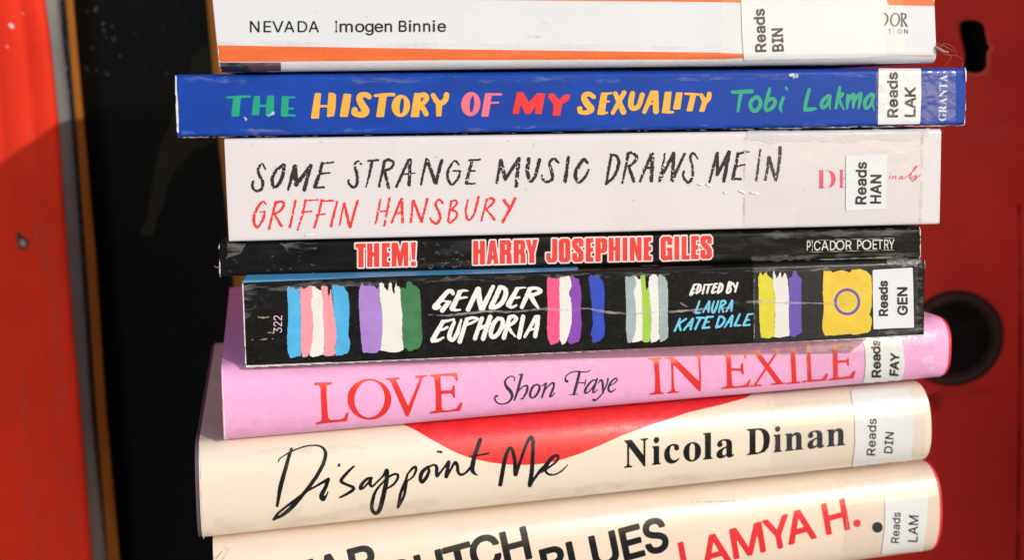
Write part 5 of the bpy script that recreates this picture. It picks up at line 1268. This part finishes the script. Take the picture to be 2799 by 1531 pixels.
t_ex = parse('''P 0 127,240 280,232 282,245 250,255 240,272 250,400 262,590 275,618 300,620 300,632 145,643 143,630 185,620 203,600 205,450 190,280 175,258 130,252
P 0 305,232 402,222 690,500 690,400 680,260 670,230 600,215 602,205 730,198 732,210 705,225 700,300 710,450 705,600 685,603 405,305 405,400 412,570 425,600 470,608 468,617 335,628 335,616 375,605 385,585 385,400 378,270 350,245 310,243
P 0 925,185 1195,170 1208,240 1190,240 1180,200 1150,190 1050,195 1035,217 1042,352 1140,355 1155,295 1170,295 1180,420 1165,420 1150,387 1120,377 1042,377 1050,530 1070,550 1160,547 1215,520 1240,475 1252,475 1230,556 935,579 932,567 980,555 995,530 990,300 980,217 965,200 925,196
P 0 1290,178 1345,172 1600,505 1540,520;P 0 1545,150 1570,150 1312,540 1288,540
L 1240,168,14 1362,158,14;L 1475,148,14 1585,140,14;L 1250,547,15 1368,537,15;L 1485,527,14 1628,516,15
P 0 1690,128 1740,125 1758,500 1710,505;L 1640,130,14 1785,120,14;L 1655,518,15 1795,505,15
P 0 1868,112 1905,108 1925,475 1880,482;L 1800,118,14 1940,108,14;P 0 1820,497 1880,478 1925,476 2040,470 2085,410 2105,410 2085,485 1820,508
P 0 2155,88 2205,84 2215,455 2165,458;P 0 2095,100 2345,80 2350,140 2335,140 2320,105 2095,114;P 0 2205,268 2310,258 2325,235 2335,235 2335,325 2322,325 2310,287 2205,292;P 0 2110,473 2165,455 2215,453 2340,440 2385,380 2410,380 2385,461 2110,486''', B8)
decal('title', pin.surf, [(t_lo, FOIL, .5)], pin.root, step=1.8)
decal('title', pin.surf, [(t_ex, FOIL, .4)], pin.root, step=1.8)
t_sf = parse('''S 550,395,16 558,350,18 530,322,20 470,322,20 405,375,28 388,435,36 425,515,52 485,580,56 515,660,46 480,740,32 420,788,24 330,805,20 250,780,22 208,715,24 222,668,24 250,662,36
S 640,290,16 672,285,24 690,280,20;S 687,285,40 650,420,42 605,590,38 555,730,28;S 600,610,14 690,510,20 760,478,28 785,510,38 765,600,36 730,660,28 700,710,20 675,713,26
S 950,458,22 890,490,34 840,580,40 832,655,38 870,698,24 930,660,34 985,570,40 995,490,36 955,458,22
S 1035,490,14 1075,460,20 1108,445,30;S 1112,440,30 1080,560,34 1038,690,28;S 1055,610,14 1130,510,20 1200,445,26 1248,440,32 1240,520,36 1200,620,36 1178,670,30 1215,665,18 1270,608,13
S 1480,405,48 1462,395,40 1452,345,22 1485,290,18 1560,245,20 1640,230,20 1740,238,22 1820,238,18 1868,225,16 1890,205,12;S 1700,240,44 1660,420,46 1600,632,42;L 1525,642,12 1670,630,12;L 1670,430,16 1790,430,15;S 1813,370,12 1800,430,16 1785,480,12
S 1995,385,22 1930,390,26 1850,470,32 1800,560,38 1802,612,30 1860,590,20 1930,510,16 1985,420,16;S 2010,362,30 1970,480,34 1935,585,32 1965,600,18 2020,550,13
S 2030,440,12 2058,390,20 2088,385,34 2108,450,38 2112,530,36 2115,610,26;S 2200,358,28 2190,430,22 2120,590,18 2040,690,20 1975,740,24;S 1945,730,40 1955,736,40
S 2240,480,12 2310,440,16 2362,385,22 2345,348,22 2280,390,28 2225,470,34 2210,550,36 2245,588,28 2295,570,18 2335,535,12''', B7)
decal('author_name', pin.surf, [(t_sf, GFOIL, .3)], pin.root, step=1.2)
label(pin, (D8, '120,60 200,400 212,700 185,1000 118,1245 300,1235 1000,1168 1075,900 1095,650 1060,350 1015,40'),
      [textline('s', D8, 'Reads', (548, 992), (528, 160), 195, gap=.14), textline('s', D8, 'FAY', (940, 962), (968, 470), 185, gap=.04)], K_LABEL2)
decal('clear_tape', pin.surf, [(parse('P 0 2196,900 2204,960 2206,1010 2196,1080 2540,1050 2560,900 2540,860', FULL), TAPE_S, 0, rough_edge(15, 1.5, 9))], pin.root, off=LIFT + .0001, step=3)
decal('logo', pin.surf, [(parse('P 2 1462,1075 1500,1050 1555,1045 1555,1105 1460,1112;P 3 1515,1135 1548,1130 1548,1160 1520,1165', F3), ink('pale_pink_logo', (0.82, 0.50, 0.70, 1)), 0, rough_edge(16, 2, 6))], pin.root, off=.00008, step=2)

wear_sheen(pin, ['worn_edge', 'tape_edge', 'smudge_stain'], [
    (parse('S 606,1000,3 609,1060,2.4 612,1130,2.6 615,1190,4 622,1208,6', FULL), WORN, 0, rough_edge(141, 1.0, 6)),
    (parse('S 2197,935,1.6 2205,985,1.6 2203,1040,1.4 2190,1078,1.6;S 2195,1080,3 2300,1068,2.4 2420,1056,3 2530,1046,2.4', FULL), scuff_sheen_mat('tape_edge_shine', (0.85, 0.78, 0.82, 1), 0.3, 0.6, 260, (0.5, 1, 1), 0.6), 0, rough_edge(142, .8, 7)),  # tape seam, with its shine painted in pale
    (parse('P 0 640,1012 1500,972 1500,990 1100,1010 640,1040;P 0 640,1150 1400,1100 1400,1125 640,1190', FULL), scuff_sheen_mat('pink_handling', (0.55, 0.30, 0.42, 1), 0.5, 0.8, 160, (0.4, 1, 1), 0.18), 0, rough_edge(143, 8, 30))], LIFT + .0003, 2)

# ---- cream hardback
BLOBR = mat('red_jacket_print', (0.74, 0.026, 0.030, 1), rough=0.36, spec=0.5, var=0.08, vscale=300, bump=0.3, bscale=1400, bdist=0.00006)
blob = parse('P 0 1100,1160 1137,1177 1180,1203 1228,1229 1258,1243 1291,1254 1340,1265 1390,1271 1435,1272 1479,1269 1515,1263 1546,1254 1590,1239 1636,1220 1703,1190 1750,1173 1793,1158 1882,1128 1972,1107 2040,1088 2060,1075 1900,1085 1500,1118', FULL)
decal('printed_shape', cre.surf, [(blob, BLOBR, 0)], cre.root, off=.00004, step=2.5)
t_di = parse('''S 387,292,36 345,420,46 300,580,54 235,820,58 190,1078,34
S 208,465,20 222,432,16 300,375,18 400,320,18 560,262,18 700,244,18 800,265,28 855,345,46 830,480,50 760,620,50 690,730,50 560,900,48 400,1085,56 270,1195,46 140,1265,26
S 140,1260,30 200,1180,30 320,1080,30 450,985,34 590,880,28 740,795,30 885,712,44
S 892,710,50 855,820,52 800,930,62 822,980,60 868,930,22 888,880,14;L 1042,500,26 1038,522,34
S 1245,532,28 1170,600,36 1080,705,44 1075,745,42 1150,785,36 1225,815,42 1235,850,44 1160,905,36 1050,960,24
S 1488,690,34 1425,705,36 1350,785,44 1335,838,40 1380,825,30 1440,760,24 1480,700,28;S 1480,695,42 1468,770,44 1495,808,28 1560,750,26 1640,670,28 1695,582,44
S 1700,590,54 1695,720,58 1665,870,62 1620,1060,62 1585,1150,54 1535,1175,50 1492,1110,48 1510,970,46 1560,850,32 1670,725,24 1770,650,30 1840,640,32 1850,690,36 1790,780,30 1680,850,20
S 1985,640,24 1960,720,34 1890,900,40 1850,1098,32;S 1852,1098,30 1920,970,36 1955,850,34 1975,740,22
S 1975,650,24 2050,560,34 2092,540,36 2098,590,34 2060,670,26 1980,735,20''', D1) + parse('''S 450,578,38 375,640,50 342,730,52 368,785,46 425,720,46 460,630,40 440,592,30
S 445,588,24 520,553,26 562,580,42 562,660,44 572,700,40 640,620,26 722,515,42;S 728,515,46 710,610,46 692,712,46 750,620,28 812,520,40 845,570,42 850,640,40 888,685,36 960,655,30 1045,560,36
L 572,372,26 625,380,34
S 1152,215,54 1115,320,56 1075,440,58 1045,590,60 1062,655,44 1112,692,14;S 1005,440,13 1120,425,22 1265,396,26
S 1425,820,54 1470,560,54 1510,400,46 1555,325,42 1590,360,42 1620,500,48 1628,685,46 1670,580,40 1740,370,38 1800,230,42 1845,178,48 1866,240,48 1862,420,50 1850,650,56 1822,830,50 1870,760,34 1960,640,44 2010,600,66
S 1985,640,44 2050,550,56 2130,450,46 2190,425,32 2208,465,30 2160,530,26 2060,600,28 2035,625,34 2070,675,30 2150,685,22 2240,645,20 2290,600,16 2338,552,10''', D2)
decal('title', cre.surf, [(t_di, K_GLOSSBLK, .2, rough_edge(111, .35, 4))], cre.root, off=.00009, step=1.5)
decal('author_name', cre.surf, [(letters('b', D3, 'N104-358 i400-490 c530-690 o735-920 l945-1045 a1088-1272 D1410-1655 i1695-1782 n1818-2010 a2058-2235 n2265-2457', (104, 545, 2457, 300), (292, 262)), K_GLOSSBLK, .5)], cre.root, off=.00009, step=1.5)
label(cre, (G6, '862,180 868,235 890,400 893,560 872,738 1100,722 1296,690 1318,480 1318,330 1285,160'), [textline('s', D7, 'Reads', (228, 998), (254, 262), 168, gap=.16), textline('s', D7, 'DIN', (575, 957), (608, 540), 165, gap=.2)], K_LABEL2, grow=.2)
decal('clear_tape', cre.surf, [(parse('P 0 2098,1030 2112,1080 2120,1150 2118,1230 2106,1330 2528,1290 2528,1030', FULL), TAPE_H, 0, rough_edge(17, 1.0, 9))], cre.root, off=LIFT + .0001, step=3)
wear_sheen(cre, ['tape_edge', 'smudge_stain', 'worn_edge'], [
    (parse('S 2098,1090,1.6 2114,1140,1.5 2118,1200,1.3 2104,1290,1.6;S 2330,1205,1 2332,1240,1 2326,1276,1', FULL), ink('tape_line', (0.58, 0.49, 0.39, 1)), 0, rough_edge(151, .12, 20)),
    (parse('P 0 580,1410 1500,1330 2100,1270 2100,1300 1500,1365 580,1462;P 0 600,1235 1000,1205 1000,1225 600,1262', FULL), scuff_sheen_mat('jacket_handling', (0.40, 0.32, 0.24, 1), 0.5, 0.8, 140, (0.4, 1, 1), 0.22), 0, rough_edge(152, 8, 30)),
    (parse('S 548,1222,2 552,1330,1.6 557,1470,2.4', FULL), WORN, 0, rough_edge(153, .8, 8))], LIFT + .0003, 2)
# ---- peach hardback
def bl(ch, TL, TR, BL, fr, r=3.6):
    m = lambda p: (fr[0] + p[0] * fr[2], fr[1] + p[1] * fr[2])
    return glyph_prim('s' + ch, m(TL), m(TR), m(BL), r)
t_bb = [bl('D', (-400, 655), (-150, 590), (-333, 975), D4), bl('E', (-80, 570), (130, 515), (-13, 890), D4), bl('A', (162, 504), (432, 432), (229, 825), D4), bl('R', (512, 414), (770, 348), (579, 735), D4),
        bl('B', (925, 560), (1165, 495), (992, 880), D4), bl('U', (1222, 482), (1492, 410), (1289, 802), D4), bl('T', (1527, 403), (1797, 330), (1594, 724), D4), bl('C', (1797, 310), (2088, 232), (1864, 632), D4), bl('H', (2138, 236), (2397, 167), (2205, 557), D4),
        bl('B', (222, 965), (590, 868), (327, 1470), D5), bl('L', (670, 842), (975, 760), (775, 1347), D5), bl('U', (1050, 742), (1450, 635), (1155, 1247), D5), bl('E', (1552, 608), (1865, 523), (1657, 1113), D5), bl('S', (1926, 490), (2271, 398), (2036, 1020), D5)]
t_ly = [bl('L', (53, 528), (225, 484), (106, 815), D6, 2.8), bl('A', (250, 480), (512, 410), (303, 767), D6, 2.8), bl('M', (556, 395), (853, 320), (602, 672), D6, 2.8), bl('Y', (878, 310), (1112, 247), (931, 596), D6, 2.8),
        bl('A', (1084, 243), (1342, 177), (1137, 530), D6, 2.8), bl('H', (1455, 148), (1668, 93), (1507, 435), D6, 2.8)] + parse('E 1797,328,37,37,0,0,0,0,0', D6)
decal('title', pea.surf, [(t_bb, K_GLOSSBLK, .3)], pea.root, off=.00006, step=1.8)
decal('author_name', pea.surf, [(t_ly, ink('red_caps_print', (0.72, 0.022, 0.028, 1), rough=0.35), .2)], pea.root, off=.00006, step=1.8)
decal('publisher_dot', pea.surf, [(parse('E 1997,367,52,53,0,0,0,0,0', D6), K_GLOSSBLK, 0)], pea.root, off=.00006, step=1.8)
label(pea, (D6, '2068,80 2494,45 2480,300 2442,597 2200,612 2034,625 2068,350'), [textline('s', D6, 'Reads', (2202, 517), (2220, 222), 76, gap=.16), textline('s', D6, 'LAM', (2384, 507), (2396, 252), 92, gap=.16)], K_LABEL2, grow=.1)
decal('clear_tape', pea.surf, [(parse('P 0 2270,1250 2300,1310 2312,1400 2308,1600 2570,1560 2570,1240', FULL), TAPE_H, 0, rough_edge(18, 1.0, 9))], pea.root, off=LIFT + .0001, step=3)
wear_ = decal('smudge_stain', pea.surf, [(parse('S 1870,1374,2 1960,1372,3 2080,1366,2;S 1930,1374,2 2010,1371,3', FULL), scuff_sheen_mat('blue_grey_rub', (0.32, 0.30, 0.38, 1), 0.3, 0.65, 300, (0.3, 1, 1), 0.5), 0, rough_edge(112, 1, 9))], pea.root, off=.0001, step=2)

wear_sheen(pea, ['tape_edge', 'worn_edge', 'corner_fold'], [
    (parse('S 2285,1305,1.6 2306,1360,1.5 2312,1430,1.4 2306,1531,1.6', FULL), ink('tape_line_peach', (0.58, 0.47, 0.37, 1)), 0, rough_edge(161, .12, 20)),
    (parse('S 583,1490,3 585,1520,2 588,1545,3', FULL), WORN, 0, rough_edge(162, .8, 6)),
    (parse('L 590,1531,1.8 620,1497,1.2;L 604,1540,1.4 628,1500,1', FULL), ink('fold_line', (0.50, 0.41, 0.33, 1)), 0, rough_edge(163, .5, 6))], LIFT + .0003, 2)

# ---- what holds the stack up, and an unseen book added to shade the post
T0, T1 = nev.c[0], nev.c[1]
top = make_book('hardback_book', 'plain grey cloth hardback lying on top of the white and orange paperback', ((578, -466), (2553, -456), (2553, -46), (578, -46)), 0.3035,  # unseen book added to cast the shadow on the post
                mat('added_book_grey_cloth', (0.30, 0.31, 0.33, 1), rough=0.8, var=0.15, vscale=400, bump=0.5, bscale=1500), yaw=R_(4.9), hard=True, bulge=0.006, cover_name='added_cloth_cover', W=0.128)
b_ = pea.back
r2 = Vector((math.cos(pea.yaw), math.sin(pea.yaw), 0))
mid_ = (pea.c[2] + pea.c[3]) / 2
zt = min(pea.c[2].z, pea.c[3].z) - 0.0006
sc_ = mid_ + b_ * 0.072
stool = empty('wooden_stool', Vector((sc_.x, sc_.y, -1.05)), 'plain wooden stool under the bottom peach hardback of the stack', 'stool')
def box(name, c, hx, hy, z0, z1, m, parent):
    V = [c + r2 * (sx * hx) + b_ * (sy * hy) for sx, sy in ((-1, -1), (1, -1), (1, 1), (-1, 1))]
    V = [Vector((v.x, v.y, z)) for z in (z0, z1) for v in V]
    return mesh_obj(name, V, [[3, 2, 1, 0], [4, 5, 6, 7], [0, 1, 5, 4], [1, 2, 6, 5], [2, 3, 7, 6], [3, 0, 4, 7]], m, parent, smooth=False)
box('seat', sc_, 0.10, 0.055, zt - 0.03, zt, PINE, stool)
for sx in (-1, 1):
    for sy in (-1, 1):
        box('leg', sc_ + r2 * (sx * 0.082) + b_ * (sy * 0.040), 0.014, 0.012, -1.05, zt - 0.03, PINE, stool)
